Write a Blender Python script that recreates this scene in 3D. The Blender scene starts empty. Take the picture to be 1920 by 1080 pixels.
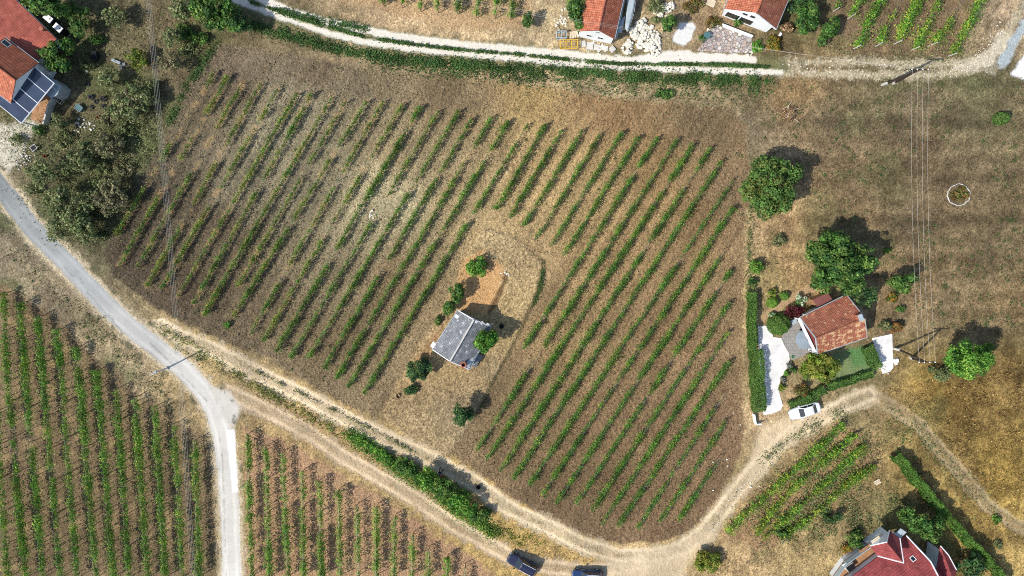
import bpy, math, random
import numpy as np
from mathutils import Vector, Matrix
random.seed(7); rng = np.random.default_rng(7)
scene = bpy.context.scene
COL = scene.collection
R = math.radians

# ------------------------------------------------------------------ camera model
CAM_H, TILT, F = 100.0, R(3.4), 1316.0
S = CAM_H / F                                     # metres per photo pixel near the nadir
def P(u, v, z=0.0):
    "the point at height z that the photo shows at pixel u, v"
    dx, dy = (u - 960) / F, -(v - 540) / F
    c, s = math.cos(-TILT), math.sin(-TILT)
    d = Vector((dx, dy * c + s, dy * s - c))
    t = (z - CAM_H) / d.z
    return Vector((d.x * t, d.y * t, z))
def lin(r, g, b):
    f = lambda x: (x / 255 / 12.92) if x / 255 <= .04045 else ((x / 255 + .055) / 1.055) ** 2.4
    return np.array([f(r), f(g), f(b)], dtype=np.float32)

# ------------------------------------------------------------------ tags
def tag(o, label=None, cat=None, group=None, kind=None):
    if label: o['label'] = label
    if cat: o['category'] = cat
    if group: o['group'] = group
    if kind: o['kind'] = kind
    return o
def empty(name, loc, label=None, cat=None, group=None, rz=0.0):
    o = bpy.data.objects.new(name, None); COL.objects.link(o)
    o.location = loc; o.rotation_euler = (0, 0, rz); o.empty_display_size = .3
    return tag(o, label, cat, group)
def copy_tree(o, parent=None):
    kids = [c for c in bpy.data.objects if c.parent is o]
    c = o.copy(); COL.objects.link(c); c.parent = parent
    for k in kids: copy_tree(k, c)
    return c

# ------------------------------------------------------------------ materials
def newmat(name):
    m = bpy.data.materials.new(name); m.use_nodes = True
    nt = m.node_tree; b = nt.nodes['Principled BSDF']
    return m, nt, b
def mat(name, rgb, rough=.8, var=.25, scale=3.0, metal=0.0, bump=0.0, spec=.3):
    m, nt, b = newmat(name)
    N, L = nt.nodes.new, nt.links.new
    tc = N('ShaderNodeTexCoord'); n = N('ShaderNodeTexNoise'); n.inputs['Scale'].default_value = scale; n.inputs['Detail'].default_value = 6
    L(tc.outputs['Object'], n.inputs['Vector'])
    r = N('ShaderNodeMapRange'); r.inputs[1].default_value = .3; r.inputs[2].default_value = .7
    r.inputs[3].default_value = 1 - var; r.inputs[4].default_value = 1 + var
    L(n.outputs['Fac'], r.inputs[0])
    mx = N('ShaderNodeMix'); mx.data_type = 'RGBA'; mx.blend_type = 'MULTIPLY'; mx.inputs[0].default_value = 1
    mx.inputs[6].default_value = (*[float(x) for x in rgb], 1); L(r.outputs[0], mx.inputs[7])
    L(mx.outputs[2], b.inputs['Base Color'])
    b.inputs['Roughness'].default_value = rough; b.inputs['Metallic'].default_value = metal
    b.inputs['Specular IOR Level'].default_value = spec
    if bump:
        bp = N('ShaderNodeBump'); bp.inputs['Strength'].default_value = bump; bp.inputs['Distance'].default_value = .05
        L(n.outputs['Fac'], bp.inputs['Height']); L(bp.outputs[0], b.inputs['Normal'])
    return m
def tile_mat(name, c1, c2, spot=None, amount=.5, bw=.24, rh=.34, mortar=.45, spot_scale=1.3):
    "rows of roof tiles in UV metres with weathered blotches"
    m, nt, b = newmat(name); N, L = nt.nodes.new, nt.links.new
    uv = N('ShaderNodeUVMap'); uv.uv_map = 'UVMap'
    br = N('ShaderNodeTexBrick'); br.offset = 0.0
    br.inputs['Color1'].default_value = (*[float(x) for x in c1], 1); br.inputs['Color2'].default_value = (*[float(x) for x in c2], 1)
    br.inputs['Mortar'].default_value = (*[float(x) * mortar for x in c2], 1)
    br.inputs['Scale'].default_value = 1; br.inputs['Mortar Size'].default_value = .03; br.inputs['Mortar Smooth'].default_value = .6
    br.inputs['Brick Width'].default_value = bw; br.inputs['Row Height'].default_value = rh
    L(uv.outputs[0], br.inputs['Vector'])
    n0 = N('ShaderNodeTexNoise'); n0.inputs['Scale'].default_value = .9; n0.inputs['Detail'].default_value = 8
    L(uv.outputs[0], n0.inputs['Vector'])
    r0 = N('ShaderNodeMapRange'); r0.inputs[1].default_value = .3; r0.inputs[2].default_value = .7; r0.inputs[3].default_value = .72; r0.inputs[4].default_value = 1.25
    L(n0.outputs['Fac'], r0.inputs[0])
    mm = N('ShaderNodeMix'); mm.data_type = 'RGBA'; mm.blend_type = 'MULTIPLY'; mm.inputs[0].default_value = 1
    L(br.outputs['Color'], mm.inputs[6]); L(r0.outputs[0], mm.inputs[7])
    out = mm.outputs[2]
    if spot is not None:
        n = N('ShaderNodeTexNoise'); n.inputs['Scale'].default_value = spot_scale; n.inputs['Detail'].default_value = 5; n.inputs['Roughness'].default_value = .65
        L(uv.outputs[0], n.inputs['Vector'])
        r = N('ShaderNodeMapRange'); r.inputs[1].default_value = .66 - .2 * amount; r.inputs[2].default_value = .74 - .2 * amount
        L(n.outputs['Fac'], r.inputs[0])
        ms = N('ShaderNodeMix'); ms.data_type = 'RGBA'; ms.inputs[7].default_value = (*[float(x) for x in spot], 1)
        mlt = N('ShaderNodeMath'); mlt.operation = 'MULTIPLY'; mlt.inputs[1].default_value = .75
        L(r.outputs[0], mlt.inputs[0]); L(mlt.outputs[0], ms.inputs[0]); L(out, ms.inputs[6]); out = ms.outputs[2]
    L(out, b.inputs['Base Color']); b.inputs['Roughness'].default_value = .85; b.inputs['Specular IOR Level'].default_value = .2
    bp = N('ShaderNodeBump'); bp.inputs['Strength'].default_value = .5; bp.inputs['Distance'].default_value = .03; bp.invert = True
    L(br.outputs['Fac'], bp.inputs['Height']); L(bp.outputs[0], b.inputs['Normal'])
    return m
def leaf_mat(name, rough=.6, trans=.25):
    m, nt, b = newmat(name); N, L = nt.nodes.new, nt.links.new
    a = N('ShaderNodeAttribute'); a.attribute_name = 'tint'
    L(a.outputs['Color'], b.inputs['Base Color']); b.inputs['Roughness'].default_value = rough; b.inputs['Specular IOR Level'].default_value = .25
    tr = N('ShaderNodeBsdfTranslucent'); L(a.outputs['Color'], tr.inputs['Color'])
    ms = N('ShaderNodeMixShader'); ms.inputs[0].default_value = trans
    L(b.outputs[0], ms.inputs[1]); L(tr.outputs[0], ms.inputs[2])
    L(ms.outputs[0], nt.nodes['Material Output'].inputs['Surface'])
    return m
def ground_mat():
    m, nt, b = newmat('open_ground'); N, L = nt.nodes.new, nt.links.new
    a = N('ShaderNodeAttribute'); a.attribute_name = 'cover'
    g = N('ShaderNodeNewGeometry')
    n = N('ShaderNodeTexNoise'); n.inputs['Scale'].default_value = 5.5; n.inputs['Detail'].default_value = 4; n.inputs['Roughness'].default_value = .7
    L(g.outputs['Position'], n.inputs['Vector'])
    v = N('ShaderNodeTexVoronoi'); v.inputs['Scale'].default_value = 4.2; L(g.outputs['Position'], v.inputs['Vector'])
    r = N('ShaderNodeMapRange'); r.inputs[1].default_value = .3; r.inputs[2].default_value = .7; r.inputs[3].default_value = -.55; r.inputs[4].default_value = .55
    L(n.outputs['Fac'], r.inputs[0])
    ml = N('ShaderNodeMath'); ml.operation = 'MULTIPLY_ADD'; ml.inputs[2].default_value = 1
    L(r.outputs[0], ml.inputs[0]); L(a.outputs['Alpha'], ml.inputs[1])
    mx = N('ShaderNodeMix'); mx.data_type = 'RGBA'; mx.blend_type = 'MULTIPLY'; mx.inputs[0].default_value = 1
    L(a.outputs['Color'], mx.inputs[6]); L(ml.outputs[0], mx.inputs[7])
    L(mx.outputs[2], b.inputs['Base Color'])
    b.inputs['Roughness'].default_value = .95; b.inputs['Specular IOR Level'].default_value = .1
    hh = N('ShaderNodeMath'); hh.operation = 'ADD'; L(n.outputs['Fac'], hh.inputs[0]); L(v.outputs['Distance'], hh.inputs[1])
    h2 = N('ShaderNodeMath'); h2.operation = 'MULTIPLY'; L(hh.outputs[0], h2.inputs[0]); L(a.outputs['Alpha'], h2.inputs[1])
    bp = N('ShaderNodeBump'); bp.inputs['Strength'].default_value = .8; bp.inputs['Distance'].default_value = .12
    L(h2.outputs[0], bp.inputs['Height']); L(bp.outputs[0], b.inputs['Normal'])
    return m
M = {}
M['ground'] = ground_mat()
M['leaf'] = leaf_mat('leaf')
M['bark'] = mat('bark', lin(96, 80, 64), .9, .3, 6, bump=.4)
M['post_wood'] = mat('post_wood', lin(120, 104, 86), .9, .3, 5)
M['pale_post'] = mat('pale_post', lin(196, 192, 184), .8, .15, 5)
M['wire'] = mat('galvanised_wire', lin(200, 200, 196), .35, .1, 1, metal=.6)
M['powerwire'] = mat('power_wire', lin(210, 206, 196), .6, .1, 1)
M['darkwood'] = mat('dark_pole_wood', lin(62, 52, 44), .85, .3, 4)
M['concrete'] = mat('concrete', lin(200, 196, 188), .85, .15, 3)
M['whitewall'] = mat('white_render', lin(238, 240, 240), .85, .06, .8)
M['greywall'] = mat('grey_render', lin(170, 172, 172), .85, .12, 1)
M['darkred'] = mat('dark_red_boards', lin(120, 52, 46), .7, .2, 2)
M['white'] = mat('white_paint', lin(240, 240, 240), .5, .05, 2)
M['glass'] = mat('window_glass', lin(30, 40, 48), .06, .15, .6, spec=.8)
M['dark'] = mat('dark_opening', lin(24, 24, 28), .9, .2, 2)
M['greysheet'] = mat('grey_sheet', lin(168, 180, 184), .6, .12, 1.2)
M['solar'] = mat('solar_glass', lin(58, 70, 92), .22, .25, .7, spec=.6)
M['timber'] = mat('sawn_timber', lin(170, 128, 92), .8, .25, 3)
M['paletimber'] = mat('pale_timber', lin(222, 204, 176), .8, .15, 3)
M['rubber'] = mat('black_rubber', lin(40, 42, 48), .8, .25, 5)
M['yellow'] = mat('yellow_metal', lin(220, 178, 70), .6, .1, 3)
M['stone'] = mat('pale_stone', lin(226, 220, 204), .9, .18, 4, bump=.5)
M['redplastic'] = mat('red_plastic', lin(150, 40, 34), .6, .1, 3)
M['brick'] = mat('brick', lin(164, 104, 84), .9, .25, 6)
M['canvas'] = mat('grey_canvas', lin(134, 146, 154), .8, .07, 2)
M['teal'] = mat('teal_top', lin(84, 120, 122), .5, .1, 2)
M['shedroof'] = mat('shed_roof', lin(126, 78, 72), .8, .12, 1.5)
M['tile_red'] = tile_mat('red_pantile', lin(196, 112, 94), lin(182, 98, 82), None, bw=.3, rh=.3, mortar=.75)
M['tile_brown_shaded'] = tile_mat('brown_tile_shaded', lin(150, 92, 70), lin(130, 76, 58), None, bw=.3, rh=.4, mortar=.6)
M['tile_orange'] = tile_mat('orange_tile', lin(204, 126, 96), lin(176, 100, 76), lin(214, 172, 134), .35, spot_scale=2.2)
M['tile_old'] = tile_mat('weathered_tile', lin(176, 112, 88), lin(156, 96, 76), lin(222, 186, 142), .38, spot_scale=1.6)
M['tile_lichen'] = tile_mat('lichen_tile', lin(188, 118, 90), lin(168, 102, 80), lin(228, 194, 144), .78, spot_scale=1.4)
M['tile_crimson'] = tile_mat('crimson_tile', lin(160, 80, 78), lin(142, 68, 68), lin(170, 104, 98), .3, bw=.3, rh=.36, mortar=.55)
M['slate'] = tile_mat('grey_slate', lin(150, 152, 154), lin(122, 124, 128), lin(226, 228, 226), .38, bw=.3, rh=.3, mortar=.7, spot_scale=1.9)
def paving_mat(name, cs, grout, scale):
    m, nt, b = newmat(name); N, L = nt.nodes.new, nt.links.new
    g = N('ShaderNodeNewGeometry'); v = N('ShaderNodeTexVoronoi'); v.inputs['Scale'].default_value = scale
    L(g.outputs['Position'], v.inputs['Vector'])
    rp = N('ShaderNodeValToRGB'); el = rp.color_ramp.elements
    el[0].color = (*[float(x) for x in cs[0]], 1); el[1].color = (*[float(x) for x in cs[-1]], 1)
    for i, c in enumerate(cs[1:-1]):
        e = el.new((i + 1) / (len(cs) - 1)); e.color = (*[float(x) for x in c], 1)
    sp = N('ShaderNodeSeparateColor'); L(v.outputs['Color'], sp.inputs[0]); L(sp.outputs[0], rp.inputs[0])
    v2 = N('ShaderNodeTexVoronoi'); v2.feature = 'DISTANCE_TO_EDGE'; v2.inputs['Scale'].default_value = scale
    L(g.outputs['Position'], v2.inputs['Vector'])
    r = N('ShaderNodeMapRange'); r.inputs[1].default_value = .02; r.inputs[2].default_value = .09; L(v2.outputs['Distance'], r.inputs[0])
    mx = N('ShaderNodeMix'); mx.data_type = 'RGBA'; mx.inputs[6].default_value = (*[float(x) for x in grout], 1)
    L(r.outputs[0], mx.inputs[0]); L(rp.outputs[0], mx.inputs[7]); L(mx.outputs[2], b.inputs['Base Color'])
    bp = N('ShaderNodeBump'); bp.inputs['Strength'].default_value = .6; bp.inputs['Distance'].default_value = .05
    L(r.outputs[0], bp.inputs['Height']); L(bp.outputs[0], b.inputs['Normal']); b.inputs['Roughness'].default_value = .9
    return m
M['crazy'] = paving_mat('crazy_paving', [lin(206, 196, 186), lin(168, 150, 146), lin(196, 176, 160), lin(150, 146, 148), lin(222, 214, 200)], lin(120, 108, 96), 2.2)
M['drive'] = mat('driveway_concrete', lin(236, 233, 228), .9, .035, .5)
def slabs(m, w_, dark):
    nt = m.node_tree; N, L = nt.nodes.new, nt.links.new; b = nt.nodes['Principled BSDF']; src = b.inputs['Base Color'].links[0].from_socket
    g = N('ShaderNodeNewGeometry'); br = N('ShaderNodeTexBrick'); br.inputs['Scale'].default_value = 1; br.inputs['Brick Width'].default_value = w_; br.inputs['Row Height'].default_value = w_ * .8; br.inputs['Mortar Size'].default_value = .035
    br.inputs['Color1'].default_value = (1, 1, 1, 1); br.inputs['Color2'].default_value = (.93, .93, .93, 1); br.inputs['Mortar'].default_value = (dark, dark, dark, 1)
    L(g.outputs['Position'], br.inputs['Vector']); n = N('ShaderNodeTexNoise'); n.inputs['Scale'].default_value = .7; n.inputs['Detail'].default_value = 7; L(g.outputs['Position'], n.inputs['Vector'])
    r = N('ShaderNodeMapRange'); r.inputs[1].default_value = .35; r.inputs[2].default_value = .65; r.inputs[3].default_value = .86; r.inputs[4].default_value = 1.06; L(n.outputs['Fac'], r.inputs[0])
    m1 = N('ShaderNodeMix'); m1.data_type = 'RGBA'; m1.blend_type = 'MULTIPLY'; m1.inputs[0].default_value = 1; L(src, m1.inputs[6]); L(br.outputs['Color'], m1.inputs[7])
    m2 = N('ShaderNodeMix'); m2.data_type = 'RGBA'; m2.blend_type = 'MULTIPLY'; m2.inputs[0].default_value = 1; L(m1.outputs[2], m2.inputs[6]); L(r.outputs[0], m2.inputs[7]); L(m2.outputs[2], b.inputs['Base Color'])
slabs(M['drive'], 1.0, .92)
M['patio'] = mat('patio_slabs', lin(158, 154, 148), .9, .12, 1.6); slabs(M['patio'], .6, .72)

# ------------------------------------------------------------------ mesh builders
class MB:
    def __init__(s): s.v, s.f, s.m, s.uv = [], [], [], []
    def poly(s, pts, mi=0, udir=None):
        k = len(s.v); pts = [Vector(p) for p in pts]; s.v += pts; s.f.append(list(range(k, k + len(pts)))); s.m.append(mi)
        e = Vector(udir).normalized() if udir is not None else (pts[1] - pts[0]).normalized()
        n = Vector((0, 0, 0))
        for i in range(len(pts)): n += (pts[i] - pts[0]).cross(pts[(i + 1) % len(pts)] - pts[0])
        n = n.normalized() if n.length > 0 else Vector((0, 0, 1))
        w = n.cross(e)
        s.uv.append([((p - pts[0]).dot(e), (p - pts[0]).dot(w)) for p in pts])
    def slab(s, pts, th, mi=0, mside=None, udir=None):
        "a sheet with thickness: pts is its top outline (anticlockwise seen from above)"
        pts = [Vector(p) for p in pts]; lo = [p - Vector((0, 0, th)) for p in pts]
        s.poly(pts, mi, udir); s.poly(lo[::-1], mi if mside is None else mside)
        for i in range(len(pts)):
            j = (i + 1) % len(pts); s.poly([lo[i], lo[j], pts[j], pts[i]], mi if mside is None else mside)
    def prism(s, pts, z0, z1, mi=0, mtop=None):
        s.slab([Vector((p[0], p[1], z1)) for p in pts], z1 - z0, mi if mtop is None else mtop, mi)
    def box(s, c, size, rz=0.0, mi=0, rx=0.0, top=1.0):
        x, y, z = [a / 2 for a in size]; Mx = Matrix.Rotation(rz, 3, 'Z') @ Matrix.Rotation(rx, 3, 'X'); c = Vector(c)
        q = [c + Mx @ Vector((sx * x * (top if sz > 0 else 1), sy * y * (top if sz > 0 else 1), sz * z)) for sz in (-1, 1) for sx, sy in ((-1, -1), (1, -1), (1, 1), (-1, 1))]
        for f in ((3, 2, 1, 0), (4, 5, 6, 7), (0, 1, 5, 4), (1, 2, 6, 5), (2, 3, 7, 6), (3, 0, 4, 7)): s.poly([q[i] for i in f], mi)
    def tube(s, pts, rad, n=6, mi=0, cap=True):
        pts = [Vector(p) for p in pts]
        if not hasattr(rad, '__len__'): rad = [rad] * len(pts)
        rings = []
        for i, p in enumerate(pts):
            d = (pts[min(i + 1, len(pts) - 1)] - pts[max(i - 1, 0)]).normalized()
            a = d.cross(Vector((0, 0, 1)) if abs(d.z) < .9 else Vector((1, 0, 0))).normalized(); b = d.cross(a)
            rings.append([p + (a * math.cos(2 * math.pi * k / n) + b * math.sin(2 * math.pi * k / n)) * rad[i] for k in range(n)])
        for i in range(len(rings) - 1):
            for k in range(n):
                s.poly([rings[i][k], rings[i + 1][k], rings[i + 1][(k + 1) % n], rings[i][(k + 1) % n]], mi)
        if cap: s.poly(rings[0], mi); s.poly(rings[-1][::-1], mi)
    def lathe(s, c, prof, n=14, mi=0):
        c = Vector(c); rg = [[c + Vector((r * math.cos(2 * math.pi * k / n), r * math.sin(2 * math.pi * k / n), z)) for k in range(n)] for r, z in prof]
        for i in range(len(rg) - 1):
            for k in range(n): s.poly([rg[i][k], rg[i][(k + 1) % n], rg[i + 1][(k + 1) % n], rg[i + 1][k]], mi)
    def blob(s, c, size, seed, mi=0):
        "an irregular stone"
        r = random.Random(seed); c = Vector(c); n, h = 6, 3; rings = []
        for j in range(h):
            t = math.pi * (.18 + .64 * j / (h - 1)); rings.append([c + Vector((math.sin(t) * math.cos(2 * math.pi * k / n) * size[0], math.sin(t) * math.sin(2 * math.pi * k / n) * size[1], math.cos(t) * size[2])) * r.uniform(.75, 1.2) - c * 0 if False else c + Vector((math.sin(t) * math.cos(2 * math.pi * k / n) * size[0] * r.uniform(.75, 1.2), math.sin(t) * math.sin(2 * math.pi * k / n) * size[1] * r.uniform(.75, 1.2), math.cos(t) * size[2])) for k in range(n)])
        for j in range(h - 1):
            for k in range(n): s.poly([rings[j][k], rings[j + 1][k], rings[j + 1][(k + 1) % n], rings[j][(k + 1) % n]], mi)
        s.poly(rings[0], mi); s.poly(rings[-1][::-1], mi)
    def build(s, name, mats, parent=None, smooth=False):
        me = bpy.data.meshes.new(name)
        off = Vector((0, 0, 0)); pp = None if getattr(s, 'local', False) else parent
        while pp is not None: off += pp.location; pp = pp.parent
        me.from_pydata([tuple(p - off) for p in s.v], [], s.f)
        if not isinstance(mats, (list, tuple)): mats = [mats]
        for m in mats: me.materials.append(m)
        me.polygons.foreach_set('material_index', s.m)
        uvl = me.uv_layers.new(name='UVMap'); uvl.data.foreach_set('uv', [c for f in s.uv for p in f for c in p])
        if smooth: me.polygons.foreach_set('use_smooth', [True] * len(s.f))
        me.update(); o = bpy.data.objects.new(name, me); COL.objects.link(o)
        if parent is not None: o.parent = parent
        return o
class LMB(MB):
    local = True
def mesh_np(name, V, Fq, mats, parent=None, attr=None, aname='tint', off=None, smooth=False):
    me = bpy.data.meshes.new(name); V = np.asarray(V, np.float32)
    if off is not None: V = V - np.array(off, np.float32)
    n, k = Fq.shape
    me.vertices.add(len(V)); me.vertices.foreach_set('co', V.ravel())
    me.loops.add(n * k); me.loops.foreach_set('vertex_index', Fq.astype(np.int32).ravel())
    me.polygons.add(n); me.polygons.foreach_set('loop_start', np.arange(0, n * k, k, dtype=np.int32))
    if smooth: me.polygons.foreach_set('use_smooth', np.ones(n, bool))
    for m in (mats if isinstance(mats, (list, tuple)) else [mats]): me.materials.append(m)
    if attr is not None:
        a = me.attributes.new(aname, 'FLOAT_COLOR', 'POINT'); A = np.ones((len(V), 4), np.float32); A[:, :attr.shape[1]] = attr
        a.data.foreach_set('color', A.ravel())
    me.update(calc_edges=True); me.validate()
    o = bpy.data.objects.new(name, me); COL.objects.link(o)
    if parent is not None: o.parent = parent
    return o
def unit(a): return a / np.maximum(np.linalg.norm(a, axis=1, keepdims=True), 1e-6)
def leaves(name, p, nrm, size, col, parent=None, aspect=.75, matl=None, off=None):
    N = len(p); p = np.asarray(p, np.float32); nrm = unit(nrm + 1e-5)
    t = rng.normal(size=(N, 3)); t = unit(t - nrm * np.sum(t * nrm, 1, keepdims=True)); b = np.cross(nrm, t)
    s = size[:, None] * .5
    q = np.stack([p - t * s, p - b * s * aspect + nrm * s * .15, p + t * s, p + b * s * aspect + nrm * s * .15], 1).reshape(-1, 3)
    if off is None and parent is not None: off = parent.location
    return mesh_np(name, q, np.arange(4 * N).reshape(N, 4), matl or M['leaf'], parent, np.repeat(col, 4, axis=0), off=off)

# ------------------------------------------------------------------ numpy noise
_lat = np.random.default_rng(99).random((256, 256)).astype(np.float32)
def vnoise(x, y, f, ox=0.0):
    x = x * f + ox * 17.3; y = y * f + ox * 9.1
    xi = np.floor(x).astype(np.int64); yi = np.floor(y).astype(np.int64); fx = (x - xi).astype(np.float32); fy = (y - yi).astype(np.float32)
    fx = fx * fx * (3 - 2 * fx); fy = fy * fy * (3 - 2 * fy)
    a, b = _lat[yi & 255, xi & 255], _lat[yi & 255, (xi + 1) & 255]; c, d = _lat[(yi + 1) & 255, xi & 255], _lat[(yi + 1) & 255, (xi + 1) & 255]
    return (a * (1 - fx) + b * fx) * (1 - fy) + (c * (1 - fx) + d * fx) * fy
def fbm(x, y, f, o=4, ox=0.0):
    t = 0; amp = .5; tot = 0
    for i in range(o): t = t + amp * vnoise(x, y, f * 2 ** i, ox + i * 3.7); tot += amp; amp *= .5
    return t / tot
def sstep(a, b, x): t = np.clip((x - a) / (b - a), 0, 1); return t * t * (3 - 2 * t)

# ------------------------------------------------------------------ ground grid
STEP = .17
GX = np.arange(-88, 88, STEP, dtype=np.float32); GY = np.arange(-56, 42, STEP, dtype=np.float32)
X, Y = np.meshgrid(GX, GY); ny, nx = X.shape
def wpts(pts): return np.array([[P(u, v).x, P(u, v).y] for u, v in pts], np.float32)
def sl(w, m):
    x0, x1 = np.searchsorted(GX, [w[:, 0].min() - m, w[:, 0].max() + m]); y0, y1 = np.searchsorted(GY, [w[:, 1].min() - m, w[:, 1].max() + m])
    return slice(y0, y1), slice(x0, x1)
def dist_line(pts, m=3.0):
    "distance of every ground vertex to a polyline, and its length along it"
    w = wpts(pts); D = np.full(X.shape, 99, np.float32); s = sl(w, m); x, y = X[s], Y[s]; d = np.full(x.shape, 99, np.float32)
    for a, b in zip(w[:-1], w[1:]):
        e = b - a; t = np.clip(((x - a[0]) * e[0] + (y - a[1]) * e[1]) / max(float(e @ e), 1e-6), 0, 1)
        d = np.minimum(d, np.hypot(x - a[0] - t * e[0], y - a[1] - t * e[1]))
    D[s] = d; return D
def side_line(pts, m=3.0):
    "signed sideways distance to a polyline"
    w = wpts(pts); D = np.full(X.shape, 99, np.float32); s = sl(w, m); x, y = X[s], Y[s]; d = np.full(x.shape, 99, np.float32); sg = np.full(x.shape, 99, np.float32)
    for a, b in zip(w[:-1], w[1:]):
        e = b - a; L = math.hypot(*e); t = np.clip(((x - a[0]) * e[0] + (y - a[1]) * e[1]) / max(L * L, 1e-6), 0, 1)
        dd = np.hypot(x - a[0] - t * e[0], y - a[1] - t * e[1]); sd = (e[0] * (y - a[1]) - e[1] * (x - a[0])) / max(L, 1e-6)
        k = dd < d; d = np.where(k, dd, d); sg = np.where(k, np.sign(sd) * dd, sg)
    D[s] = sg; return D
def sdf(pts, m=4.0):
    "signed distance to a polygon, negative inside"
    w = wpts(pts); D = np.full(X.shape, 99, np.float32); s = sl(w, m); x, y = X[s], Y[s]; d = np.full(x.shape, 99, np.float32); ins = np.zeros(x.shape, bool)
    for a, b in zip(w, np.roll(w, -1, 0)):
        e = b - a; t = np.clip(((x - a[0]) * e[0] + (y - a[1]) * e[1]) / max(float(e @ e), 1e-6), 0, 1)
        d = np.minimum(d, np.hypot(x - a[0] - t * e[0], y - a[1] - t * e[1]))
        c = (a[1] > y) != (b[1] > y); ins ^= c & (x < (b[0] - a[0]) * (y - a[1]) / (b[1] - a[1] + 1e-9) + a[0])
    D[s] = np.where(ins, -d, d); return D
def idw(pts, p=2.6):
    num = np.zeros((ny, nx, 3), np.float32); den = np.zeros((ny, nx, 1), np.float32)
    wx, wy = X + 7 * (fbm(X, Y, .09, 3, 1) - .5), Y + 7 * (fbm(X, Y, .09, 3, 2) - .5)
    for u, v, c in pts:
        q = P(u, v); k = 1 / ((wx - q.x) ** 2 + (wy - q.y) ** 2 + 6) ** (p / 2); num += k[..., None] * lin(*c); den += k[..., None]
    return num / den

N1, N2, N3 = fbm(X, Y, .25, 4, 5), fbm(X, Y, 1.1, 4, 6), fbm(X, Y, 3.2, 2, 7)
RND = rng.random((ny, nx)).astype(np.float32); RND2 = rng.random((ny, nx)).astype(np.float32)
C = idw([(40, 40, (84, 82, 58)), (200, 60, (100, 94, 68)), (260, 160, (100, 96, 70)), (170, 190, (118, 106, 80)), (90, 260, (98, 98, 70)), (230, 260, (80, 82, 56)), (200, 330, (80, 82, 56)), (130, 400, (76, 80, 54)), (200, 410, (82, 80, 58)), (330, 180, (98, 88, 66)),
         (130, 330, (80, 80, 56)), (60, 330, (130, 118, 92)), (300, 100, (118, 104, 80)), (360, 60, (112, 100, 72)), (40, 470, (142, 128, 104)), (100, 560, (150, 134, 108)), (260, 690, (158, 140, 112)),
         (330, 660, (170, 146, 100)), (600, 790, (168, 142, 98)), (760, 40, (184, 158, 122)), (900, 60, (186, 160, 122)), (1020, 60, (190, 168, 132)), (1060, 30, (178, 158, 120)), (700, 100, (150, 132, 100)), (1000, 150, (172, 148, 112)),
         (1250, 60, (160, 142, 108)), (1320, 20, (150, 126, 96)), (1450, 90, (118, 106, 78)), (1520, 20, (84, 88, 56)), (1640, 60, (124, 108, 84)), (1780, 60, (150, 134, 106)), (1880, 40, (172, 156, 128)), (1500, 165, (160, 136, 98)),
         (1450, 260, (136, 122, 98)), (1560, 220, (112, 104, 82)), (1700, 220, (112, 102, 82)), (1850, 220, (106, 102, 78)), (1600, 320, (112, 98, 76)), (1750, 300, (100, 88, 68)), (1880, 330, (108, 98, 76)), (1560, 420, (122, 108, 82)),
         (1700, 420, (104, 94, 74)), (1850, 450, (112, 102, 78)), (1650, 170, (104, 102, 76)), (1820, 180, (98, 100, 72)), (1440, 430, (170, 146, 108)), (1440, 520, (186, 162, 116)), (1500, 490, (164, 142, 102)), (1800, 560, (126, 114, 88)), (1690, 600, (118, 104, 82)), (1600, 700, (124, 116, 84)), (1720, 640, (138, 120, 88)),
         (1880, 620, (124, 108, 80)), (1735, 735, (178, 144, 84)), (1780, 770, (150, 120, 72)), (1840, 800, (130, 106, 70)), (1900, 720, (138, 112, 74)), (1890, 890, (190, 158, 92)), (1850, 860, (182, 150, 86)), (1860, 960, (176, 146, 90)), (1800, 880, (170, 142, 98)), (1700, 800, (160, 136, 94)), (1620, 760, (156, 134, 98)),
         (1880, 1050, (186, 158, 108)), (1640, 960, (146, 130, 92)), (1520, 1040, (166, 144, 100)), (1430, 960, (170, 142, 104)), (1400, 1060, (190, 162, 118)), (1600, 1060, (170, 148, 104)), (1060, 1020, (182, 152, 96)), (1160, 1075, (192, 164, 120)), (980, 990, (176, 148, 92)), (1440, 780, (172, 148, 112))])
C = C * (.55 + .9 * N1)[..., None]
# mown stripes across the meadow
stripe = (np.sin(Y * 2.3 + 5 * fbm(X, Y, .10, 3, 11)) + .8 * np.sin(Y * .9 + 3 * fbm(X, Y, .07, 2, 12))) * 1.3 * fbm(X, Y, .11, 3, 13) * sstep(34, 44, X) * sstep(-16, -8, Y)
C *= (1 + .19 * stripe)[..., None]; C = C * (1 + sstep(33, 40, X) * sstep(-14, -6, Y) * 1.0)[..., None] ** np.array([.10, -.02, -.10], np.float32)
hayf = sstep(52, 58, X) * sstep(-10, -16, Y) * sstep(.40, .62, fbm(X, Y, .55, 4, 23)); C = C * (1 - .38 * hayf)[..., None]; hg = sstep(52, 58, X) * sstep(-10, -16, Y); C = C * (1 - hg[..., None] * np.array([.10, .08, .22], np.float32))
gpatch = sstep(.56, .72, fbm(X, Y, .16, 4, 21)) * (.32 * sstep(20, 34, X) + .6 * sstep(-36, -44, X))
C = C * (1 - gpatch[..., None]) + lin(92, 100, 62) * gpatch[..., None]
C *= (.5 + 1.0 * N2)[..., None] * (.8 + .4 * N3)[..., None] * (.6 + .8 * RND)[..., None] * .93
Z = .10 * (N2 - .5) + .09 * (RND - .5) + .05 * (N3 - .5); ROUGH = np.full(X.shape, .75, np.float32)
CLS = np.zeros(X.shape, np.int8)
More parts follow.
